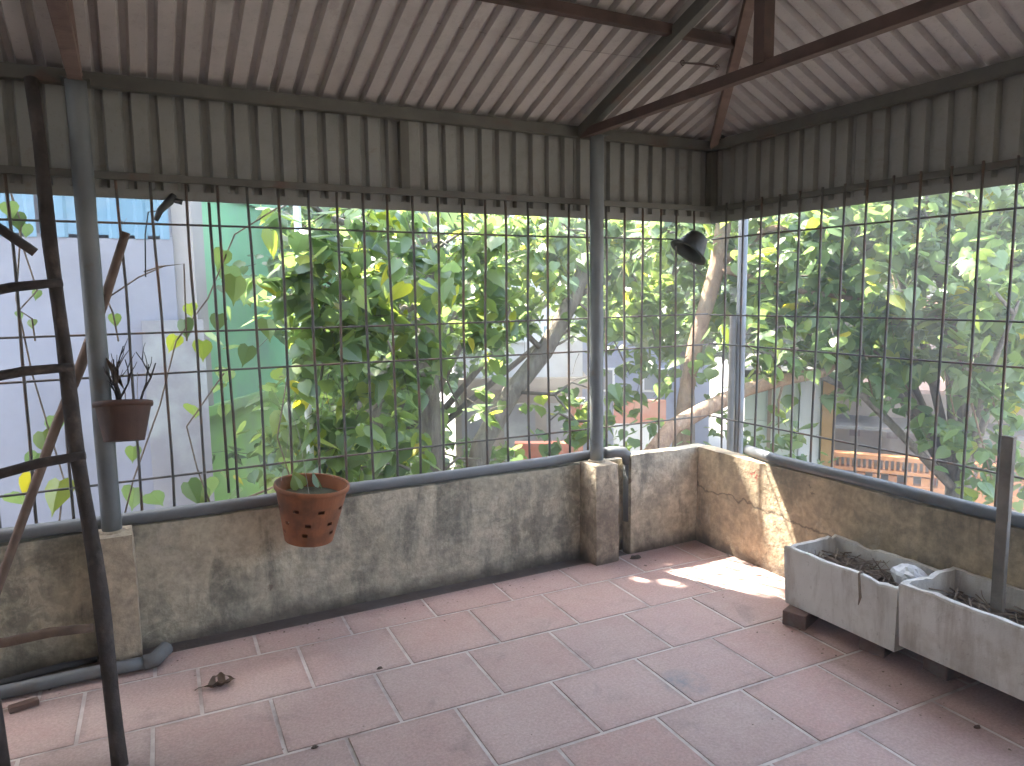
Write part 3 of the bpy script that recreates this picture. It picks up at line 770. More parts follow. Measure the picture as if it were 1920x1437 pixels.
for a in range(5):
    branchy(b, base+Vector((rr.uniform(-.05,.05), rr.uniform(-.02,.02), 0)), Vector((rr.uniform(-.5,.6), rr.uniform(-.2,.2), 1)).normalized(), rr.uniform(.13,.24), .0055, 2)
b.build('dry_twigs', M['wood_dark'], p2, True)
# a big dry leaf in it
b = MB(); L0 = base+Vector((-.03,-.01,.09))
b.add([L0+Vector(v) for v in ((.03,0,-.02),(-.012,.012,.05),(-.035,0,.13),(.0,-.012,.085),(.02,-.01,.03))], [(0,1,2,3,4)])
b.tube([base, L0+Vector((.03,0,-.02))], .002, 4); b.build('dry_leaf', M['dry_leaf'], p2)
b = MB(); b.tube([M4b @ Vector((-.02,.1,-.01)), Vector((pc2.x-.02, GA-.012, pc2.z+.11))], .0016, 4); b.tube([M4b @ Vector((.05,.09,-.01)), Vector((pc2.x+.06, GA-.012, pc2.z+.11))], .0016, 4)
b.build('hanging_wire', M['wire'], p2)
# tilted dark plastic pot hung near the corner
pc3 = atY(1298, 462, .12)
axis = (Vector((0,0,1))*.80 + rt0*.58 + Vector((fw.x, fw.y, 0))*.16).normalized()
M5 = Matrix.Translation(pc3) @ axis.to_track_quat('Z', 'Y').to_matrix().to_4x4()
t = thing('hanging_pot', pc3, 'dark grey plastic pot hung tilted with its mouth down near the corner', 'pot')
b = MB(); b.lathe([(.0,.082),(.045,.081),(.060,.070),(.078,.02),(.092,-.030),(.118,-.040),(.120,-.048),(.088,-.042),(.073,.012),(.056,.062),(0,.074)], 28, M5)
b.build('body', M['grey_pot'], t, True)
b = MB(); b.tube([M5 @ Vector((0,0,.08)), pc3+Vector((.01,.05,.12)), Vector((pc3.x+.01, GA-.006, 1.825))], .0016, 4); b.build('hanging_wire', M['wire'], t)

# ------------------------------------------------------------------ ladder of round poles on the left
ld = thing('pole_ladder', (-3.25, -.6, 0), 'dark crooked pole ladder leaning on the roof edge at the far left', 'ladder')
def crooked(p, q, r0, r1, n, amp, seed):
    p = Vector(p); q = Vector(q); rr = random.Random(seed); ph = [rr.uniform(0,6) for _ in range(4)]
    pts = []; rad = []
    for i in range(n+1):
        t_ = i/n; pts.append(p.lerp(q, t_)+Vector((math.sin(t_*6+ph[0])+.4*math.sin(t_*17+ph[1]), .5*math.sin(t_*5+ph[2]), 0))*amp*math.sin(math.pi*min(1, t_*1.02)))
        rad.append((r0+(r1-r0)*t_)*(1+.07*math.sin(t_*23+ph[3])))
    return pts, rad
railR, rr_ = crooked((-3.092, -.735, 0), (-3.235, .09, 2.33), .0255, .024, 22, .010, 21)
MB().tube(railR, rr_, 10).build('rail', M['wood_dark'], ld, True)
railL, rl_ = crooked((-3.425, -.60, 0), (-3.66, .10, 2.33), .0255, .024, 22, .010, 22)
MB().tube(railL, rl_, 10).build('rail', M['wood_dark'], ld, True)
def rail_at_py(pts, py):   # the point of the rail at a given height
    return min(pts, key=lambda p: abs(p.z-py))
def on_line(pts, z):
    for a, c_ in zip(pts, pts[1:]):
        if a.z <= z <= c_.z: return a.lerp(c_, (z-a.z)/(c_.z-a.z))
    return pts[-1]
def px_of(p):
    d = Vector(p)-CAM; z = d.dot(fw); return 960+F_PX*d.dot(rt)/z, 718.5-F_PX*d.dot(up)/z
def on_py(pts, py):
    fine = [a.lerp(c_, k/20) for a, c_ in zip(pts, pts[1:]) for k in range(20)]
    return min(fine, key=lambda p: abs(px_of(p)[1]-py))
for (pr_, pl_, dx, mt) in ((531, 556, .025, 'wood_dark'), (687, 709, .025, 'wood_dark'), (853, 892, .025, 'wood_dark'), (1168, 1188, -.03, 'wood_pale')):
    a = on_py(railR, pr_)+Vector((dx, -.03, 0)); c_ = on_py(railL, pl_+12)+Vector((-.05,-.03,0))
    MB().tube([a, a.lerp(c_, .33)+Vector((0,0,.006)), a.lerp(c_, .66)+Vector((0,0,-.004)), c_], [.015,.017,.017,.016], 8).build('rung', M[mt], ld, True)
# leaning sticks
a, c_ = atY(236, 436, .150), atY(150, 690, .155)
d = (c_-a).normalized(); mid = atY(105, 800, .10); bot = atY(0, 1092, -.04)
o = MB().tube([a, a.lerp(c_, .5)+Vector((.006,0,0)), c_, mid, bot, bot+(bot-mid)*.95], [.017,.019,.021,.019,.016,.015], 9).build('leaning_stick', M['wood_pale'], None, True)
tag(o, 'long pale stick leaning behind the left post and the ladder', 'stick')
s_a, s_b = atY(-60, 392, .12), atY(66, 474, .16)
o = MB().tube([s_a-(s_b-s_a)*2, s_a, s_a.lerp(s_b,.5)+Vector((0,0,.004)), s_b], [.017,.018,.019,.018], 8).build('leaning_stick', M['wood_dark'], None, True)
tag(o, 'short dark stick poking in from the left edge above the ladder rungs', 'stick')

# ------------------------------------------------------------------ things on the floor
t = thing('loose_pipe', atZ(205, 1252, 0), 'loose grey plastic pipe with an elbow lying on the floor by the left pier', 'pipe')
a, c_, e_ = atZ(15, 1296, .03), atZ(285, 1240, .03), atZ(312, 1215, .045)
MB().tube([a-(c_-a)*1.0, a, a.lerp(c_,.5)+Vector((0,.008,0)), c_], .026, 12).build('pipe', M['pvc'], t, True)
MB().tube([c_-(c_-a).normalized()*.03, c_+Vector((.01,.003,.002)), e_], .031, 12).build('elbow', M['pvc'], t, True)
b = MB(); b.lathe([(.031,0),(.024,0),(.022,-.03)], 12, Matrix.Translation(e_) @ (e_-c_).to_track_quat('Z','Y').to_matrix().to_4x4()).build('socket', M['pvc'], t, True)
a2, c2 = atZ(20, 1276, .02), atZ(182, 1236, .02)
o = MB().tube([a2-(c2-a2), a2, a2.lerp(c2,.5)+Vector((0,0,.006)), c2], [.014,.015,.015,.012], 8).build('loose_hose', M['black'], None, True); tag(o, 'thin black hose lying behind the loose floor pipe', 'hose')
q = atZ(45, 1328, 0); bq = brick_obj((q.x, q.y, .0012), (.095,.035,.022), .25, 'small brown brick fragment on the floor at the left edge', None)
from mathutils import noise as mn
def scrap(name, px, py, size, mat, label, cat, seed, flat=.25):
    q = atZ(px, py, 0); rr = random.Random(seed); b = MB(); V = []; n = 10
    for ring, z in ((1.0,.0), (.8,flat*.8), (.35,flat)):
        for k in range(n):
            a = 2*math.pi*k/n; r = size*ring*(.75+.5*rr.random()); V.append((q.x+r*math.cos(a), q.y+r*math.sin(a)*.7, .001+size*z*(.7+.6*rr.random())))
    b.add(V, [(i*n+k, i*n+(k+1)%n, (i+1)*n+(k+1)%n, (i+1)*n+k) for i in range(2) for k in range(n)]+[tuple(range(2*n,3*n))])
    o = b.build(name, M[mat], None); return tag(o, label, cat)
# curled dry leaf on the tiles
q = atZ(412, 1286, 0); b = MB()
V = []
for i in range(15):
    for j in range(9):
        u_ = i/14-.5; v_ = j/8-.5; w_ = max(.04, math.sin(math.pi*(u_+.5))**.8*(1-.35*u_))
        V.append((q.x+u_*.10+.01*math.sin(v_*5), q.y+v_*.075*w_, .002+.030*(abs(v_)*2)**1.6*w_+.006*math.sin(i*1.3+j*2.1)*w_+.010*u_*u_*4))
b.add(V, [(i*9+j, (i+1)*9+j, (i+1)*9+j+1, i*9+j+1) for i in range(14) for j in range(8) if (i, j) not in ((6,1),(7,1),(9,6),(10,6),(4,6))])
b.tube([(q.x-.05,q.y,.012), (q.x-.075,q.y+.008,.008), (q.x-.09,q.y+.004,.003)], .0015, 4)
o = b.build('fallen_leaf', M['dry_leaf'], None, True); tag(o, 'curled dry brown leaf on the tiles right of the floor pipe', 'leaf')
scrap('mortar_crumb', 712, 1254, .012, 'soil', 'tiny dark crumb on the tile in the middle of the floor', 'crumb', 1, .5)
scrap('mortar_crumb', 590, 1402, .012, 'soil', 'tiny dark crumb on a joint near the bottom edge of the floor', 'crumb', 2, .5)
scrap('rubble_piece', 1192, 1046, .035, 'soil', 'flat dark scrap on the floor below the bent drain pipe', 'rubble', 3, .3)
scrap('mortar_crumb', 1832, 1365, .012, 'clay_dark', 'tiny brown crumb on the floor in front of the planters', 'crumb', 4, .5)
b = MB(); rr = random.Random(31)
def bit(x_, y_, r):
    a = rr.uniform(0, 6.28); n = 5; hh = r*rr.uniform(.1, .5)
    V = [(x_+r*rr.uniform(.5,1.1)*math.cos(a+k*1.257), y_+r*rr.uniform(.4,1)*math.sin(a+k*1.257), .0015+hh*rr.random()) for k in range(n)]+[(x_, y_, .0015+hh)]
    b.add(V, [(k, (k+1) % n, n) for k in range(n)])
for k in range(130): bit(rr.uniform(-4.5, -.9), .02-abs(rr.gauss(0, .12)), rr.uniform(.002, .008))
for k in range(70): bit(-.40-abs(rr.gauss(0, .12)), rr.uniform(-2.4, -.1), rr.uniform(.002, .008))
for k in range(60): bit(rr.uniform(-4, -.4), rr.uniform(-2.4, 0), rr.uniform(.0015, .005))
lt = b.build('floor_litter', M['dry_leaf'], None); lt['kind'] = 'stuff'; lt['label'] = 'scattered crumbs and leaf bits on the tiles'
# black bracket with cable under the fascia
br = atY(318, 378, GA+.02); t = thing('cable_bracket', br, 'small black bracket with dangling cable below the fascia on the left', 'bracket')
k1, k2 = atY(300, 395, GA+.02), atY(292, 414, GA+.02)
MB().tube([br+Vector((.02,0,.03)), br, k1, k2], [.012,.018,.014,.010], 8).build('arm', M['black'], t, True)
MB().tube([br+Vector((.0,0,.01)), atY(342, 380, GA+.02)], .011, 8).build('stub', M['black'], t, True)
MB().tube([k1, atY(278, 398, GA+.03), atY(272, 440, GA+.03), atY(273, 520, GA+.03)], .003, 5).build('cable', M['black'], t, True)

#@@OUTSIDE@@
# ================================================================== OUTSIDE: BUILDINGS
def frame_pts(o, tdir, pts):   # local (t, depth, z) -> world, depth away from the viewer
    tdir = Vector(tdir).normalized(); n = Vector((-tdir.y, tdir.x, 0))
    return [o + tdir*a + n*b + Vector((0,0,c)) for a, b, c in pts]
class FB(MB):
    def __init__(s, o, tdir): super().__init__(); s.o = Vector(o); s.t = tdir
    def fbox(s, a0, a1, b0, b1, c0, c1):
        P = frame_pts(s.o, s.t, [(a0,b0,c0),(a1,b0,c0),(a1,b1,c0),(a0,b1,c0),(a0,b0,c1),(a1,b0,c1),(a1,b1,c1),(a0,b1,c1)])
        return s.add(P, [(0,3,2,1),(4,5,6,7),(0,1,5,4),(1,2,6,5),(2,3,7,6),(3,0,4,7)])
def corr_panel(o, t, a0, a1, b, z0, z1, mat, parent, name, pitch=.2, depth=.03):
    fbm = FB(o, t); V = []; u = a0
    while u < a1:
        for du, h in ((0,0),(.5*pitch,0),(.62*pitch,-depth),(.88*pitch,-depth)): V += [(u+du, b+h, z0), (u+du, b+h, z1)]
        u += pitch
    P = frame_pts(fbm.o, t, V); n = len(P)//2
    fbm.add(P, [(2*i, 2*i+2, 2*i+3, 2*i+1) for i in range(n-1)]); return fbm.build(name, mat, parent)
# left lilac building with blue sheet top, parallel to the long wall, 4 m out
LY = 4.0; c0 = atY(334, 600, LY); zb = atY(170, 440, LY).z
lb = thing('house', (c0.x-4, LY, GZ), 'pale lilac house wall with light blue sheet cladding behind the left post', 'house')
o_ = Vector((c0.x, LY, 0)); T = (1,0,0)
FB(o_, T).fbox(-9, 0, 0, 5, GZ, zb).build('wall', M['lilac'], lb)
FB(o_, T).fbox(-9, .0, .03, 5, zb+.004, 5.6).build('upper_wall', M['lilac'], lb)
for k in range(6): corr_panel(o_, T, -6+1.0*k, -5.005+1.0*k, .0, zb-.03, 5.6, M['blue_sheet'], lb, 'cladding_sheet', .2, .02)
FB(o_, T).fbox(.004, .17, .05, .5, GZ, 5.6).build('corner_pier', M['cream_edge'], lb)
za = atY(340, 600, LY).z
FB(o_, T).fbox(-.30, .20, -.12, -.004, GZ, za).build('lower_pier', M['grey_plaster'], lb)
# green building, side wall running away
gd = Vector((math.sin(math.radians(34)), math.cos(math.radians(34)), 0))
g0 = atD(376, 765, 8.2); g0.z = 0; zl = atD(390, 765, 8.2).z
gbd = thing('house', (g0.x, g0.y, GZ), 'mint green house with a lime green lower storey behind the creeper', 'house')
nleft = Vector((-gd.y, gd.x, 0))
FB(g0, gd).fbox(0, 9, 0, 6, zl+.004, 6.2).build('upper_wall', M['mint'], gbd)
FB(g0, gd).fbox(.05, 9, .12, 6, GZ, zl-.004).build('lower_wall', M['lime'], gbd)
FB(g0, gd).fbox(-.05, 9.05, -.06, .3, zl-.10, zl+.002).build('ledge', M['lime'], gbd)
FB(g0, gd).fbox(-.05, 9.05, -.05, 0-.003, 2.6, 2.72).build('cornice', M['mint'], gbd)
FB(g0, gd).fbox(-.02, .22, -.03, .3, zl+.003, 6.2).build('corner_pilaster', M['cream_edge'], gbd)
for k in range(2):
    w = FB(g0, gd).fbox(2.4+3*k, 3.4+3*k, -.04, .05, .8, 2.1).build('window', M['white_panel'], gbd)
    FB(g0, gd).fbox(2.48+3*k, 3.32+3*k, -.05, -.042, .88, 2.02).build('pane', M['window'], w)
# white house across the lane
def facing(px, D):    # a point D away on that bearing, and the direction of a facade square to it
    d = ray(px, 600); h = Vector((d.x, d.y, 0)).normalized(); return Vector((CAM.x, CAM.y, 0))+h*D, Vector((h.y, -h.x, 0))
def zpx(px, py, D): d = ray(px, py); return CAM.z + d.z*D/math.hypot(d.x, d.y)
o_, T = facing(985, 16)
wh = thing('house', (o_.x, o_.y, GZ), 'white house with a tan ground floor seen through the middle of the long grille', 'house')
zs_ = zpx(985, 716, 16)
FB(o_, T).fbox(-1.6, 1.25, 0, 6, zs_+.1, 4.2).build('upper_wall', M['white_house'], wh)
FB(o_, T).fbox(-1.7, 1.35, -.25, 6, zs_-.14, zs_+.096).build('string_course', M['tan'], wh)
FB(o_, T).fbox(-1.6, 1.25, .1, 6, GZ, zs_-.144).build('lower_wall', M['tan'], wh)
for a0, a1, y0, y1 in ((-.62,.02,642,608), (.35,.95,642,608)):
    w = FB(o_, T).fbox(a0, a1, -.05, .05, zpx(985,y0,16), zpx(985,y1,16)).build('window', M['white_panel'], wh)
    FB(o_, T).fbox(a0+.05, a1-.05, -.06, -.052, zpx(985,y0,16)+.05, zpx(985,y1,16)-.05).build('pane', M['blue_sheet'], w)
for k in range(3): FB(o_, T).fbox(-1.45+.95*k, -.75+.95*k, .05, .096, GZ+.2, zs_-.5).build('shutter', M['grey_plaster'], wh)
# blue house
o_, T = facing(1190, 19)
bh = thing('house', (o_.x, o_.y, GZ), 'blue-grey house seen right of the middle post', 'house')
FB(o_, T).fbox(-1.75, 1.9, 0, 6, GZ, 3.2).build('wall', M['blue_house'], bh)
FB(o_, T).fbox(-2.0, 2.15, -.5, 6.2, 3.204, 3.5).build('roof', M['roof_tile'], bh)
for a0, y0, y1 in ((-1.2,735,690), (.2,735,690)):
    w = FB(o_, T).fbox(a0, a0+.7, -.05, .05, zpx(1190,y0,19), zpx(1190,y1,19)).build('window', M['white_panel'], bh)
    FB(o_, T).fbox(a0+.06, a0+.64, -.06, -.052, zpx(1190,y0,19)+.06, zpx(1190,y1,19)-.06).build('pane', M['window'], w)
# orange garden walls
o_, T = facing(1030, 11)
ow = thing('garden_wall', (o_.x, o_.y, GZ), 'low orange garden wall ending in an orange pillar left of the middle post', 'wall')
FB(o_, T).fbox(-.55, .30, 0, .2, GZ, zpx(1030,832,11)).build('panel', M['orange'], ow)
FB(o_, T).fbox(.304, .50, -.05, .25, GZ, zpx(1075,758,11)).build('pillar', M['orange'], ow)
FB(o_, T).fbox(.27, .53, -.08, .28, zpx(1075,758,11)+.003, zpx(1075,752,11)+.01).build('pillar_cap', M['white_house'], ow)
o_, T = facing(1205, 13)
ow = thing('garden_wall', (o_.x, o_.y, GZ), 'orange red wall panel on a white plinth right of the middle post', 'wall')
FB(o_, T).fbox(-.50, .42, 0, .2, zpx(1205,795,13), zpx(1205,752,13)).build('panel', M['orange'], ow)
FB(o_, T).fbox(-.50, .42, -.02, .22, GZ, zpx(1205,795,13)-.004).build('plinth', M['white_house'], ow)
# shed with pale siding
o_, T = facing(1488, 9)
sh = thing('shed', (o_.x, o_.y, GZ), 'small shed with pale green boards and an orange timber post near the corner pole', 'shed')
A = lambda px: (px-1488)/F_PX*9*1.07
zt = zpx(1488, 706, 9)
for k in range(7):
    zz = GZ + (zt-GZ)*k/7
    FB(o_, T).fbox(A(1415), A(1500), .0, .05, zz+.004, GZ+(zt-GZ)*(k+1)/7-.004).build('board', M['siding'], sh)
FB(o_, T).fbox(A(1415), A(1556), .06, 2, GZ, zt).build('body', M['siding'], sh)
FB(o_, T).fbox(A(1502), A(1533), .0, .05, GZ, zt).build('door', M['white_panel'], sh)
FB(o_, T).fbox(A(1536), A(1556), -.06, .05, GZ, zt).build('corner_post', M['timber'], sh)
FB(o_, T).fbox(A(1452), A(1458), -.03, -.003, GZ, zt).build('batten', M['tan'], sh)
FB(o_, T).fbox(A(1405), A(1566), -.3, 2.2, zt+.004, zt+.09).build('roof', M['steel'], sh)
# house with brown roof and orange balcony on the right
o_, T = facing(1700, 12)
rh = thing('house', (o_.x, o_.y, GZ), 'tan house with brown roof and orange balustraded balcony on the right', 'house')
B = lambda px: (px-1700)/F_PX*12*1.16
Z = lambda py: zpx(1700, py, 12)
FB(o_, T).fbox(B(1540), B(1990), 1.4, 6, GZ, Z(700)).build('wall', M['tan'], rh)
b = FB(o_, T); P = frame_pts(b.o, T, [(B(1520),.3,Z(735)),(B(2010),.3,Z(735)),(B(2010),3.6,Z(560)),(B(1520),3.6,Z(560)),(B(1520),.3,Z(742)),(B(2010),.3,Z(742)),(B(2010),3.6,Z(567)),(B(1520),3.6,Z(567))])
b.add(P, [(0,1,2,3),(7,6,5,4),(0,4,5,1),(1,5,6,2),(2,6,7,3),(3,7,4,0)]); b.build('roof', M['roof_tile'], rh)
FB(o_, T).fbox(B(1590), B(1860), .25, 1.396, Z(818), Z(812)).build('awning', M['steel'], rh)
for px in (1560, 1625, 1680, 1704, 1760, 1880):
    w = FB(o_, T).fbox(B(px), B(px+16), 1.36, 1.396, Z(856), Z(832)).build('window', M['roof_tile'], rh)
for px in (1600, 1740, 1820): FB(o_, T).fbox(B(px), B(px+9), .32, .55, GZ, Z(818)).build('column', M['orange'], rh)
bal = FB(o_, T).fbox(B(1535), B(1960), 0, .22, Z(934), Z(912)).build('balcony_kerb', M['balcony'], rh)
FB(o_, T).fbox(B(1535), B(1960), .02, .2, Z(868), Z(860)).build('balcony_rail', M['balcony'], rh)
FB(o_, T).fbox(B(1535), B(1960), .03, .19, Z(893), Z(887)).build('balcony_rail', M['balcony'], rh)
FB(o_, T).fbox(B(1535), B(1960), 0, 1.4, GZ, Z(936)).build('balcony_base', M['tan'], rh)
px = 1538
while px < 1955:
    FB(o_, T).fbox(B(px), B(px+3.2), .07, .14, Z(887), Z(868)).build('baluster', M['balcony'], rh); px += 7.4
px = 1540
while px < 1950:
    FB(o_, T).fbox(B(px), B(px+11), .05, .15, Z(912), Z(896)).build('baluster', M['balcony'], rh); px += 21

# ================================================================== OUTSIDE: TREES
LV = np.array([(0,0,0),(0,.02,-.30),(0,.03,-.62),(0,0,-1.18),
               (.20,-.05,.12),(.42,-.09,.02),(.50,-.10,-.24),(.40,-.06,-.52),(.20,-.02,-.80),(.06,0,-.98),
               (-.20,-.05,.12),(-.42,-.09,.02),(-.50,-.10,-.24),(-.40,-.06,-.52),(-.20,-.02,-.80),(-.06,0,-.98)], float)
LF = []
for s_ in (4, 10):
    a,b_,c_,d_,e_,f_ = range(s_, s_+6)
    tr = [(0,a,b_),(0,b_,1),(1,b_,c_),(1,c_,d_),(1,d_,2),(2,d_,e_),(2,e_,f_),(2,f_,3)]
    LF += tr if s_ == 10 else [t_[::-1] for t_ in tr]
LF = np.array(LF)
LV_LOW = np.array([(0,0,.02),(.45,-.08,-.12),(.36,-.04,-.58),(0,.02,-1.15),(-.36,-.04,-.58),(-.45,-.08,-.12)], float)
LF_LOW = np.array([(0,3,1),(1,3,2),(0,5,3),(5,4,3)])
def leaf_rot(n, droop=.55):
    # random yaw, pitch away from hanging, roll
    yaw = rng.uniform(0, 2*np.pi, n); pit = np.abs(rng.normal(.75, .45, n))*1.0; rol = rng.normal(0, .35, n)
    cy, sy = np.cos(yaw), np.sin(yaw); cp, sp = np.cos(pit), np.sin(pit); cr, sr = np.cos(rol), np.sin(rol)
    Rz = np.zeros((n,3,3)); Rz[:,0,0]=cy; Rz[:,0,1]=-sy; Rz[:,1,0]=sy; Rz[:,1,1]=cy; Rz[:,2,2]=1
    Rx = np.zeros((n,3,3)); Rx[:,0,0]=1; Rx[:,1,1]=cp; Rx[:,1,2]=-sp; Rx[:,2,1]=sp; Rx[:,2,2]=cp
    Ry = np.zeros((n,3,3)); Ry[:,1,1]=1; Ry[:,0,0]=cr; Ry[:,0,2]=sr; Ry[:,2,0]=-sr; Ry[:,2,2]=cr
    return Rz @ Rx @ Ry, np.stack([yaw, pit, rol], 1)
def leaf_mesh(name, pos, R, size, rnd, low=False):
    lv, lf = (LV_LOW, LF_LOW) if low else (LV, LF)
    n = len(pos); k = len(lv)
    V = (np.einsum('nij,kj->nki', R, lv)*size[:,None,None] + pos[:,None,:]).reshape(-1, 3)
    Fc = (lf[None] + (np.arange(n)*k)[:,None,None]).reshape(-1, 3)
    me = bpy.data.meshes.new(name); me.vertices.add(len(V)); me.vertices.foreach_set('co', V.astype(np.float32).ravel())
    me.loops.add(Fc.size); me.loops.foreach_set('vertex_index', Fc.astype(np.int32).ravel())
    me.polygons.add(len(Fc)); me.polygons.foreach_set('loop_start', np.arange(0, Fc.size, 3, dtype=np.int32))
    me.update(calc_edges=True)
    at_ = me.attributes.new('rnd', 'FLOAT', 'POINT'); at_.data.foreach_set('value', np.repeat(rnd, k).astype(np.float32))
    me.materials.append(M['leaf']); return me
SINGLE_LEAF = bpy.data.meshes.new('leaf'); SINGLE_LEAF.from_pydata(LV.tolist(), [], LF.tolist()); SINGLE_LEAF.update(); SINGLE_LEAF.materials.append(M['leaf_obj'])
# sun lanes that must stay open: the light that lands on the tiles and on the right-hand wall
LANES = [(Vector(p), r) for p, r in (((-.42,-.36,0),.05), ((-.30,-.33,0),.05), ((-.10,-.30,0),.04), ((-.46,-.50,0),.055), ((-.36,-.58,0),.06), ((-.28,-.66,0),.06),
         ((-.18,-.72,0),.06), ((-.12,-.60,0),.05), ((-.25,-.48,0),.05), ((-.66,-.33,0),.03), ((-.52,-.42,0),.03), ((-.2,-.9,0),.05),
         ((0,-.58,.50),.075), ((0,-.64,.40),.06), ((0,-.72,.30),.06), ((0,-.60,.30),.075), ((0,-.95,.47),.022), ((0,-1.02,.36),.022), ((0,-.50,.55),.05), ((.02,-.45,.60),.05), ((-.5,.08,.64),.06), ((-.1,.06,.6),.05), ((-.06,-.40,0),.06), ((-.15,-.52,0),.06), ((-.08,-.72,0),.06), ((0,-.66,.52),.075), ((0,-.74,.44),.075), ((0,-.78,.34),.075), ((-.34,-.46,0),.05), ((0,-.68,.20),.06), ((0,-.82,.50),.04), ((0,-.86,.40),.04), ((0,-.56,.20),.05), ((0,-.52,.40),.075), ((0,-.62,.10),.06), ((-.70,-.29,0),.035), ((-.62,-.40,0),.03), ((-.20,-.29,0),.05), ((-.02,-.31,0),.05), ((-.56,-.31,0),.03), ((-.42,-.70,0),.035), ((-.05,-.5,0),.05))]
# openings in the crowns through which the sun reaches the lower leaves
for x_, y_, Y_, r_ in ((545,440,1.3,.12), (600,500,1.3,.12), (640,430,1.5,.12), (690,520,1.5,.13), (740,440,1.8,.13), (590,640,1.4,.11), (680,620,1.6,.12), (600,790,1.5,.13), (650,820,1.6,.14),
                       (690,760,1.8,.12), (760,800,2.4,.12), (850,500,1.9,.12), (930,460,2.1,.13), (880,600,2.1,.11), (1000,480,2.8,.13), (1060,440,2.7,.13), (1180,440,2.7,.15), (1230,520,2.8,.15), (1170,600,3.0,.14),
                       (1270,430,2.5,.13), (1320,500,2.3,.14), (1345,560,2.2,.12), (1300,640,2.2,.10), (1110,740,2.6,.11), (1150,820,2.2,.11), (1440,450,1.9,.13), (1510,440,1.6,.13), (1590,480,1.4,.13), (1660,420,1.1,.13), (1740,480,.9,.13),
                       (1820,440,.7,.13), (1890,500,.5,.13), (1500,570,1.6,.12), (1620,590,1.2,.12), (1720,600,.9,.12), (1810,600,.7,.12), (1870,740,.5,.13), (1880,840,.5,.12), (1640,700,1.3,.10), (1300,770,1.6,.08), (1400,735,1.5,.08)):
    LANES.append((atY(x_, y_, Y_) + SUN*.22, r_))
def lane_mask(pos, size):
    keep = np.ones(len(pos), bool); s_ = np.array(SUN)
    for p, r in LANES:
        d = pos - np.array(p); t_ = d @ s_; q = d - t_[:,None]*s_[None]; keep &= ~((t_ > 0) & (np.linalg.norm(q, axis=1) < r*1.15+size*.38))
    return keep
def cam_depth(pos):
    d = pos - np.array(CAM); z = d @ np.array(fw); x_ = d @ np.array(rt)/z*F_PX+960; y_ = 718.5 - d @ np.array(up)/z*F_PX
    return z, x_, y_
def leaves_for(clumps, leaf, twigs):
    """clumps: (centre, radius vec, number of leaves). Leaves hang in sprays along short twigs."""
    P = []
    for c, r, n in clumps:
        c = np.array(c); r = np.array(r if hasattr(r, '__len__') else (r*1.25, r*1.25, r*1.1)); ns = max(1, int(n/9))
        for k in range(ns):
            u = rng.normal(size=3); u /= np.linalg.norm(u); s0 = c + u*r*rng.uniform(.15, 1.0)**.5
            d = np.array([rng.normal()*.6, rng.normal()*.6, -.25+rng.normal()*.35]); d /= np.linalg.norm(d); L = rng.uniform(.25, .55)
            pts = [Vector(s0), Vector(s0+d*L*.5+[0,0,.03]), Vector(s0+d*L)]
            twigs.append(pts)
            m_ = rng.integers(6, 12)
            for q in range(m_):
                t_ = rng.uniform(0, 1); P.append(s0 + d*L*t_ + rng.normal(size=3)*.045)
    return np.array(P)
def make_tree(name, label, base, trunk, limbs, clumps, leaf=.105, single=True, group=None, bark='bark', yellow=0.0):
    root = thing(name, base, label, 'tree', group); o0 = np.array(base)
    tp, tr_ = trunk; MB().tube(tp, tr_, 12).build('trunk', M[bark], root, True)
    allp = [Vector(p) for p in tp]
    for lp, lr in limbs:
        MB().tube(lp, lr, 9).build('limb', M[bark], root, True); allp += [Vector(p) for p in lp]
    # fine branches to every clump
    b = MB()
    for c, r, n in clumps:
        c = Vector(c); a = min(allp, key=lambda p: (p-c).length); mid_ = a.lerp(c, .5)+Vector((rng.normal()*.08, rng.normal()*.08, .10))
        b.tube([a, mid_, c], [.016, .011, .006], 5)
    twigs = []; pos = leaves_for(clumps, leaf, twigs)
    size = rng.uniform(.65, 1.25, len(pos))*leaf
    k_ = lane_mask(pos, size); k_ &= ~((pos[:,1] < GA+.10) & (pos[:,0] < GB+.10) & (pos[:,2] < 2.6)); k_ &= ~((pos[:,1] < GA+.25) & (pos[:,0] < GB+.25) & (pos[:,2] >= 1.9) & (pos[:,2] < 3.4))
    pos, size = pos[k_], size[k_]
    for t_ in twigs[::2]:
        if t_[0].y > GA+.3 or t_[0].x > GB+.3: b.tube(t_, [.004,.003,.002], 3, False)
    bo = b.build('branches', M[bark], root, True); bo['kind'] = 'stuff'
    R, eul = leaf_rot(len(pos)); rnd = np.clip(rng.beta(2.2, 2.6, len(pos))*.95 + (rng.random(len(pos)) < (.02+yellow*.5))*.25, 0, 1)
    z, x_, y_ = cam_depth(pos)
    vis = (z > .5) & (x_ > -20) & (x_ < 1940) & (y_ > 300) & (y_ < 960)
    pick = np.zeros(len(pos), bool)
    if single:
        order = np.argsort(np.where(vis, z/size, 1e9))[:300]; order = order[vis[order]]; pick[order] = True
        for i in order:
            Mr = Matrix(R[i].tolist())
            child('leaf', SINGLE_LEAF, root, tuple(pos[i]-o0), Mr.to_euler(), (size[i],)*3)
    rest = ~pick
    far = rest & ~vis
    near = rest & vis
    if near.any():
        cr = child('crown', leaf_mesh('crown', pos[near]-o0, R[near], size[near], rnd[near]), root); cr['kind'] = 'stuff'
    if far.any():
        cr = child('upper_crown', leaf_mesh('upper_crown', pos[far]-o0, R[far], size[far]*1.1, rnd[far], True), root); cr['kind'] = 'stuff'
    return root
def jit(p, s=.0): return Vector(p)
def C_(px, py, Y, r, n): return (atY(px, py, Y), r, n)
def D_(px, py, D, r, n): return (atD(px, py, D), r, n)
def sunward(x, y, z, h):   # a point h metres further along the light
    p = Vector((x, y, z)) + SUN*h; return p

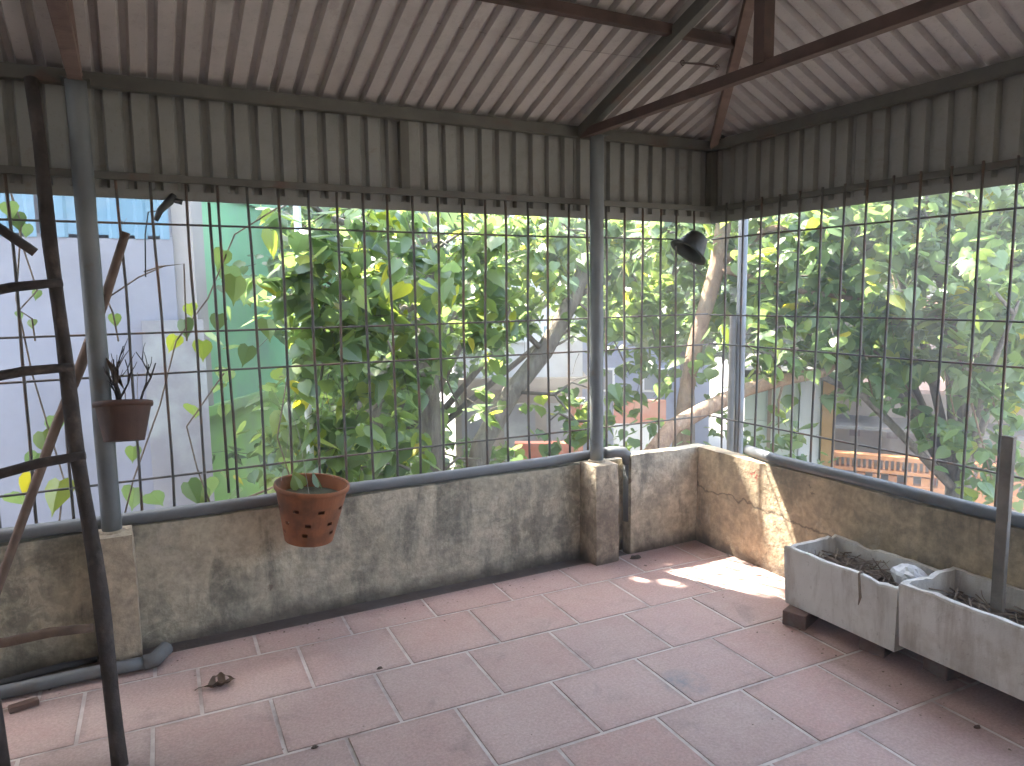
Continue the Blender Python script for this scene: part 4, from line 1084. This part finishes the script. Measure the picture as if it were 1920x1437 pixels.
# tree with upright grey trunk in the middle of the long grille
tA0, tA1 = atY(812, 900, 2.2), atY(800, 480, 2.2)
up_ = lambda p, dx, dy, dz: Vector((p.x+dx, p.y+dy, p.z+dz))
trA = ([Vector((tA0.x+.05, 2.25, GZ)), up_(tA0,.02,0,-1), tA0, atY(805,700,2.2), atY(797,560,2.2), tA1, up_(tA1,-.1,0,.8), up_(tA1,-.2,.1,2.2), up_(tA1,.0,.0,4.2)], [.16,.13,.085,.075,.072,.068,.062,.05,.02])
limA = [([atY(800,560,2.2), atY(720,600,2.1), atY(650,560,1.9), atY(560,520,1.7)], [.04,.032,.022,.012]),
        ([tA1, atY(700,440,1.8), atY(600,400,1.6), up_(atY(560,390,1.5),-.1,-.1,.5)], [.04,.03,.022,.012]),
        ([up_(tA1,-.1,0,.8), up_(tA1,-.9,-.2,1.5), up_(tA1,-1.6,-.2,2.2)], [.04,.03,.015]),
        ([up_(tA1,-.2,.1,2.0), up_(tA1,.5,-.2,2.9), up_(tA1,1.1,-.2,3.6)], [.035,.025,.012]),
        ([up_(tA1,-.2,.1,2.0), up_(tA1,-.9,.2,3.0), up_(tA1,-1.6,.5,3.8)], [.035,.025,.012])]
clA = [C_(590,520,1.3,.24,140), C_(610,450,1.4,.32,170), C_(600,610,1.4,.22,100), C_(660,560,1.5,.34,190), C_(700,450,1.6,.34,180),
       C_(620,660,1.5,.28,120), C_(760,420,1.8,.32,150), C_(720,640,1.7,.30,120), C_(590,800,1.5,.2,80), C_(640,800,1.6,.28,130), C_(700,770,1.9,.24,80),
       C_(590,730,1.7,.22,70), C_(850,470,1.9,.34,150), C_(880,560,2.1,.30,120), C_(840,640,2.3,.24,60), C_(930,440,2.0,.34,150), C_(520,395,1.4,.16,40),
       C_(780,850,2.2,.26,70), C_(860,760,2.6,.20,40), C_(650,880,1.8,.26,70), C_(900,860,2.4,.20,40)]
for k in range(46):  # unseen leaf clumps added up the sun ray to shade the terrace
    hx_ = rng.uniform(-4.6, -.5); hh = rng.uniform(3.2, 7.5)
    p = sunward(hx_, .2, rng.uniform(.7, 1.9), hh)
    clA.append((p, (.5,.5,.4), 150))
for fx, fy in ((-2.75,-.75),(-2.95,-.55),(-2.6,-1.0),(-2.0,-.75),(-1.75,-1.05),(-2.3,-.5),(-1.5,-.6),(-1.2,-.9),(-3.3,-.6),(-3.2,-1.0)):  # more clumps added overhead to block the sun from these floor spots
    for hh in (3.4, 4.8):
        p = Vector((fx, fy, 0)) + SUN*((.25-fy)/SUN.y + hh); clA.append((p, (.32,.32,.25), 110))
make_tree('heart_leaf_tree', 'tall heart-leaved tree with upright grey trunk in the middle of the long grille', (tA0.x+.05, 2.25, GZ), trA, limA, clA, .128, yellow=.03)

# leaning trunk
l0, l1 = atY(905, 830, 2.9), atY(1108, 470, 2.9)
trB = ([Vector((l0.x-.35, 2.9, GZ)), up_(l0,-.3,0,-1.2), l0, atY(960,735,2.9), atY(1020,660,2.9), atY(1075,560,2.9), l1, up_(l1,.1,0,.7), up_(l1,.1,.1,2.2), up_(l1,.3,.2,3.6)], [.17,.14,.10,.092,.088,.08,.072,.062,.045,.02])
limB = [([atY(1020,660,2.9), atY(960,600,2.8), atY(930,500,2.6)], [.03,.022,.010]), ([up_(l1,.1,0,.7), up_(l1,1.0,-.2,1.2), up_(l1,1.9,-.3,1.8)], [.04,.03,.012]),
        ([atY(1075,560,2.9), atY(1180,500,2.8), atY(1250,440,2.7)], [.03,.02,.01]), ([atY(960,735,2.9), atY(1040,740,2.6), atY(1080,790,2.4)], [.02,.014,.008])]
clB = [C_(1000,460,2.8,.36,170), C_(1060,430,2.6,.34,150), C_(1010,560,3.0,.28,90), C_(1180,440,2.7,.40,220), C_(1230,520,2.9,.36,180), C_(1170,560,3.0,.34,150), C_(1090,640,2.8,.20,45),
       C_(1110,730,2.6,.24,70), C_(1200,620,3.2,.34,130), C_(1270,420,2.4,.34,150), C_(1320,520,2.6,.26,80), C_(1180,700,3.0,.26,60), C_(1030,790,2.5,.16,30), C_(1140,830,2.2,.22,60), C_(960,640,2.8,.18,30), C_(930,500,3.2,.34,130), C_(1010,400,3.0,.4,170), C_(880,400,2.6,.34,140), C_(1120,400,3.0,.4,160), C_(1050,520,3.4,.3,90), C_(1260,600,3.4,.3,90), C_(1330,430,3.0,.34,130), C_(1240,680,3.1,.2,30)]
for k in range(26):  # unseen clumps added overhead to hold the sun off near the corner
    p = sunward(rng.uniform(-1.0, 1.4), .2, rng.uniform(.7, 1.9), rng.uniform(3.4, 7.5)); clB.append((p, (.5,.5,.4), 140))
make_tree('heart_leaf_tree', 'heart-leaved tree whose trunk leans to the right beside the middle post', (l0.x-.35, 2.9, GZ), trB, limB, clB, .125)

# tree right of the corner with a sunlit trunk and a low branch
r0, r1 = atY(1285, 745, 2.2), atY(1345, 500, 2.2)
trC = ([Vector((r0.x-.1, 2.2, GZ)), up_(r0,-.1,0,-1.3), r0, atY(1305,640,2.2), r1, up_(r1,.15,0,.9), up_(r1,.3,-.2,2.2), up_(r1,.2,-.4,3.4)], [.17,.13,.075,.075,.08,.07,.05,.02])
q_ = [atY(1225,850,1.6), atY(1262,800,1.6), atY(1320,768,1.55), atY(1400,730,1.5), atY(1470,712,1.45), atY(1545,698,1.4)]
limC = [([Vector((q_[0].x-.25, 1.9, -1.2))]+q_+[q_[-1]+Vector((.4,-.1,.25))], [.10,.085,.074,.068,.062,.056,.048,.02]),
        ([r1, atY(1440,430,1.8), atY(1560,420,1.4), atY(1720,400,.9)], [.045,.035,.028,.012]),
        ([r1, atY(1460,540,1.6), atY(1600,560,1.2), atY(1780,600,.7)], [.04,.03,.022,.010]),
        ([up_(r1,.15,0,.9), up_(r1,1.2,-.9,1.6), up_(r1,2.0,-1.8,2.2)], [.04,.03,.012])]
clC = [C_(1440,470,1.9,.30,150), C_(1510,430,1.6,.30,170), C_(1590,460,1.4,.30,180), C_(1660,420,1.1,.28,170), C_(1740,470,.9,.28,180), C_(1820,430,.6,.28,170), C_(1890,480,.4,.28,160),
       C_(1480,560,1.6,.30,140), C_(1560,560,1.4,.30,160), C_(1640,570,1.1,.28,150), C_(1720,580,.9,.28,150), C_(1800,570,.7,.26,140), C_(1880,600,.5,.28,140),
       C_(1620,660,1.3,.26,100), C_(1700,690,1.0,.20,50), C_(1790,680,.7,.26,100), C_(1870,720,.5,.28,130), C_(1880,820,.4,.24,90), C_(1860,900,.4,.2,60), C_(1790,780,.7,.14,30),
       C_(1560,640,1.5,.24,70), C_(1640,760,1.3,.14,25), C_(1430,650,1.9,.22,50), C_(1830,380,.6,.26,120), C_(1700,370,1.0,.26,120), C_(1560,390,1.5,.26,120), C_(1420,400,2.0,.3,120), C_(1460,830,1.6,.2,40), C_(1720,760,1.0,.16,40), C_(1600,720,1.4,.14,30), C_(1840,660,.6,.25,90), C_(1500,620,1.7,.2,50)]
for k in range(10):
    clC.append((Vector((rng.uniform(1.4, 3.4), rng.uniform(-3.0, 2.0), rng.uniform(3.2, 5.0))), (.5,.5,.4), 120))
make_tree('heart_leaf_tree', 'leafy tree beyond the right-hand grille with a sunlit trunk and low bare branch', (r0.x-.1, 2.2, GZ), trC, limC, clC, .13, bark='bark_warm', yellow=.01)

# a further leafy tree closing the gaps behind the long grille, and another behind the right-hand one
def curtain(name, label, base, spots, n):
    cl = [(atD(px, py, D), (.55,.55,.42), n) for px, py, D in spots]
    tp = [Vector(base), Vector(base)+Vector((.05,.1,2.6)), Vector(base)+Vector((-.1,.1,4.4)), Vector(base)+Vector((.1,.2,6.4))]
    lim = [([tp[1], Vector(c[0])*.5+tp[1]*.5+Vector((0,0,.3)), Vector(c[0])], [.05,.035,.012]) for c in cl[::5]]
    return make_tree(name, label, base, (tp, [.15,.12,.09,.03]), lim, cl, .125, True, None, 'bark', .01)
o_, T_ = facing(745, 9.4)
curtain('heart_leaf_tree', 'further heart-leaved tree filling the gaps behind the upright grey trunk', (o_.x, o_.y, GZ),
        [(px+rng.uniform(-25,25), py+rng.uniform(-20,20), rng.uniform(7.6, 10.4)) for px in range(560, 1400, 85) for py in (330, 395, 455, 520)] + [(600,620,8), (700,640,8.5), (820,600,9), (640,720,8), (740,740,9), (560,830,8), (680,850,8.5), (800,830,9)], 120)
o_, T_ = facing(1830, 8.6)
curtain('heart_leaf_tree', 'further leafy tree filling the upper right-hand grille behind the low branch', (o_.x, o_.y, GZ),
        [(px+rng.uniform(-25,25), py+rng.uniform(-20,20), rng.uniform(6.6, 9.0)) for px in range(1420, 2000, 80) for py in (290, 360, 430, 500, 570, 630)], 120)
# dark stump-like trunk behind
s0 = atY(700, 850, 3.2)
trD = ([Vector((s0.x, 3.2, GZ)), s0, atY(690,770,3.2), atY(710,700,3.2), atY(740,670,3.3), atY(770,650,3.4)], [.2,.13,.12,.09,.05,.02])
clD = [C_(620,760,3.2,.32,90), C_(760,820,3.2,.32,90), C_(690,640,3.4,.34,90), C_(560,860,2.8,.3,90), C_(830,880,3.0,.3,80), C_(940,880,3.1,.3,60)]
make_tree('stump_tree', 'old thick dark trunk with young shoots behind the upright grey tree', (s0.x, 3.2, GZ), trD, [], clD, .11)

# trees further off, closing the view
def far_tree(px, D, h, r, n, label):
    o_, T = facing(px, D); rr = random.Random(px); b0 = Vector((o_.x, o_.y, GZ))
    cl = []
    for k in range(int(n)):
        u = rng.normal(size=3); u /= np.linalg.norm(u); c = np.array((o_.x, o_.y, GZ+h)) + u*np.array((r, r, r*.8))*rng.uniform(.3, 1)
        cl.append((Vector(c), (.7,.7,.55), 90))
    tp = [b0, b0+Vector((.1,.1,h*.5)), b0+Vector((0,.1,h*.9))]
    return make_tree('background_tree', label, b0, (tp, [.2,.15,.06]), [], cl, .17, False, 'trees beyond the lane')
far_tree(700, 13, 4.6, 2.3, 60, 'background tree behind the dark stump, right of the green house')
far_tree(900, 21, 7.0, 3.2, 60, 'background tree rising behind the white house left of the leaning trunk')
far_tree(1120, 25, 7.0, 3.4, 60, 'background tree rising behind the gap between white and blue houses')
far_tree(1290, 14, 5.2, 2.4, 80, 'background tree behind the sunlit trunk near the corner')
far_tree(1480, 15, 5.6, 2.6, 80, 'background tree right behind the small shed')
far_tree(1700, 20, 7.0, 3.4, 80, 'background tree rising above the brown roof on the right')
far_tree(1900, 17, 6.0, 3.0, 80, 'background tree behind the brown roofed house at the right edge')

# low shrubs under the wall on the right and below the corner
def shrub(px, py, D, r, n, label):
    c = atD(px, py, D); base = Vector((c.x, c.y, GZ)); root = thing('shrub', base, label, 'shrub', 'shrubs below the terrace')
    b = MB()
    for k in range(5): b.tube([base+Vector((rng.normal()*.1, rng.normal()*.1, 0)), c+Vector((rng.normal()*r*.4, rng.normal()*r*.4, 0))], [.03,.01], 5)
    b.build('stems', M['bark'], root, True); tw = []
    pos = leaves_for([(c, r, n), (Vector((c.x, c.y, c.z-r*1.1)), r*1.2, n)], .1, tw); size = rng.uniform(.6, 1.1, len(pos))*.10
    R, e = leaf_rot(len(pos)); rnd = np.clip(rng.beta(2,3,len(pos)), 0, 1)
    cr = child('foliage', leaf_mesh('foliage', pos-np.array(base), R, size, rnd), root); cr['kind'] = 'stuff'
shrub(1350, 850, 7.0, .40, 160, 'low leafy shrub just beyond the corner of the parapets')
shrub(1450, 880, 7.0, .40, 150, 'low leafy shrub in front of the pale green shed')
shrub(1575, 890, 8.0, .22, 40, 'low leafy shrub at the left end of the orange balcony')
shrub(1180, 870, 7.5, .45, 170, 'low leafy shrub behind the bent drain pipe')
shrub(960, 900, 8.0, .40, 140, 'low leafy shrub in front of the low orange garden wall')

# creeper with big leaves on the outside of the long grille at the left
cr_ = thing('creeper', (-3.0, .5, GZ), 'thin creeper with scattered big leaves outside the grille at the left', 'climbing plant')
b = MB()
st_ = [[(110,990),(120,900),(60,700),(30,560),(40,420),(20,360)], [(230,980),(250,900),(300,760),(330,640),(390,560),(440,440),(520,390)], [(400,960),(370,880),(350,800),(420,700)], [(270,510),(300,500),(345,495),(350,640)], [(545,900),(520,820),(540,700)], [(200,560),(260,520),(310,498)], [(20,360),(45,470),(70,545),(36,582),(60,598),(66,640)], [(200,560),(212,588),(222,640)]]
for s_ in st_: b.tube([atY(x_, y_, .34+.05*math.sin(x_)) for x_, y_ in s_], .0035, 4)
base_ = atY(200, 1000, .36); b.tube([Vector((base_.x, .45, GZ)), base_, atY(110,990,.34)], .01, 5); b.tube([base_, atY(230,980,.34)], .008, 5); b.tube([base_, atY(400,960,.36)], .008, 5); b.tube([atY(400,960,.36), atY(545,900,.36)], .006, 5)
b.build('stem', M['twig'], cr_, True)
big = [(112,902,.135,0), (252,915,.11,.3), (282,925,.10,-.4), (352,905,.11,.5), (385,900,.12,-.2), (250,838,.07,.1), (370,915,.10,.2), (60,890,.09,.4), (20,925,.09,-.3), (345,600,.085,.2), (355,570,.07,-.2),
       (430,500,.11,.1), (442,520,.12,-.2), (420,470,.09,.4), (380,640,.09,.1), (410,590,.08,-.1), (330,630,.08,.3), (215,590,.055,0), (60,600,.04,.1), (35,585,.035,0), (70,545,.04,.2), (465,650,.09,-.3),
       (360,760,.09,.3), (420,760,.07,0), (80,810,.10,.3), (100,780,.09,-.2), (70,850,.08,.5), (30,400,.07,.1), (15,380,.07,-.2), (50,420,.06,.3), (500,600,.10,-.1), (540,860,.1,.2)]
for k, (x_, y_, s_, ro) in enumerate(big):
    p = atY(x_, y_, .33+.10*random.random()) - origin_of(cr_)
    child('leaf', SINGLE_LEAF, cr_, p, (random.uniform(.1,.7), ro, random.uniform(-.6,.5)+ (math.pi if k % 3 == 0 else 0)), (s_,)*3)

# young leaves at the rim of the orange pot
pp, MM = POT1
for k, (an, rr0, sz) in enumerate(((1.9,.09,.05), (2.3,.07,.045), (.9,.08,.05))):
    q = MM @ Vector((rr0*math.cos(an), rr0*math.sin(an), -.03)) - origin_of(pp)
    child('sprout_leaf', SINGLE_LEAF, pp, q, (2.5, .35*(k-1), .4*k), (sz*1.5,)*3)

# ================================================================== HAZE
hz = MB().box(-403, 403, -403, 603, GZ-1.0, 13.0)
hm = bpy.data.materials.new('humid_air'); hm.use_nodes = True
hn = hm.node_tree.nodes; hn.remove(hn['Principled BSDF'])
pv = hn.new('ShaderNodeVolumePrincipled'); pv.inputs['Color'].default_value = (.93,.95,1,1); pv.inputs['Density'].default_value = .016; pv.inputs['Anisotropy'].default_value = .3
hm.node_tree.links.new(pv.outputs[0], hn['Material Output'].inputs['Volume'])
ho = hz.build('haze', hm); ho['kind'] = 'stuff'
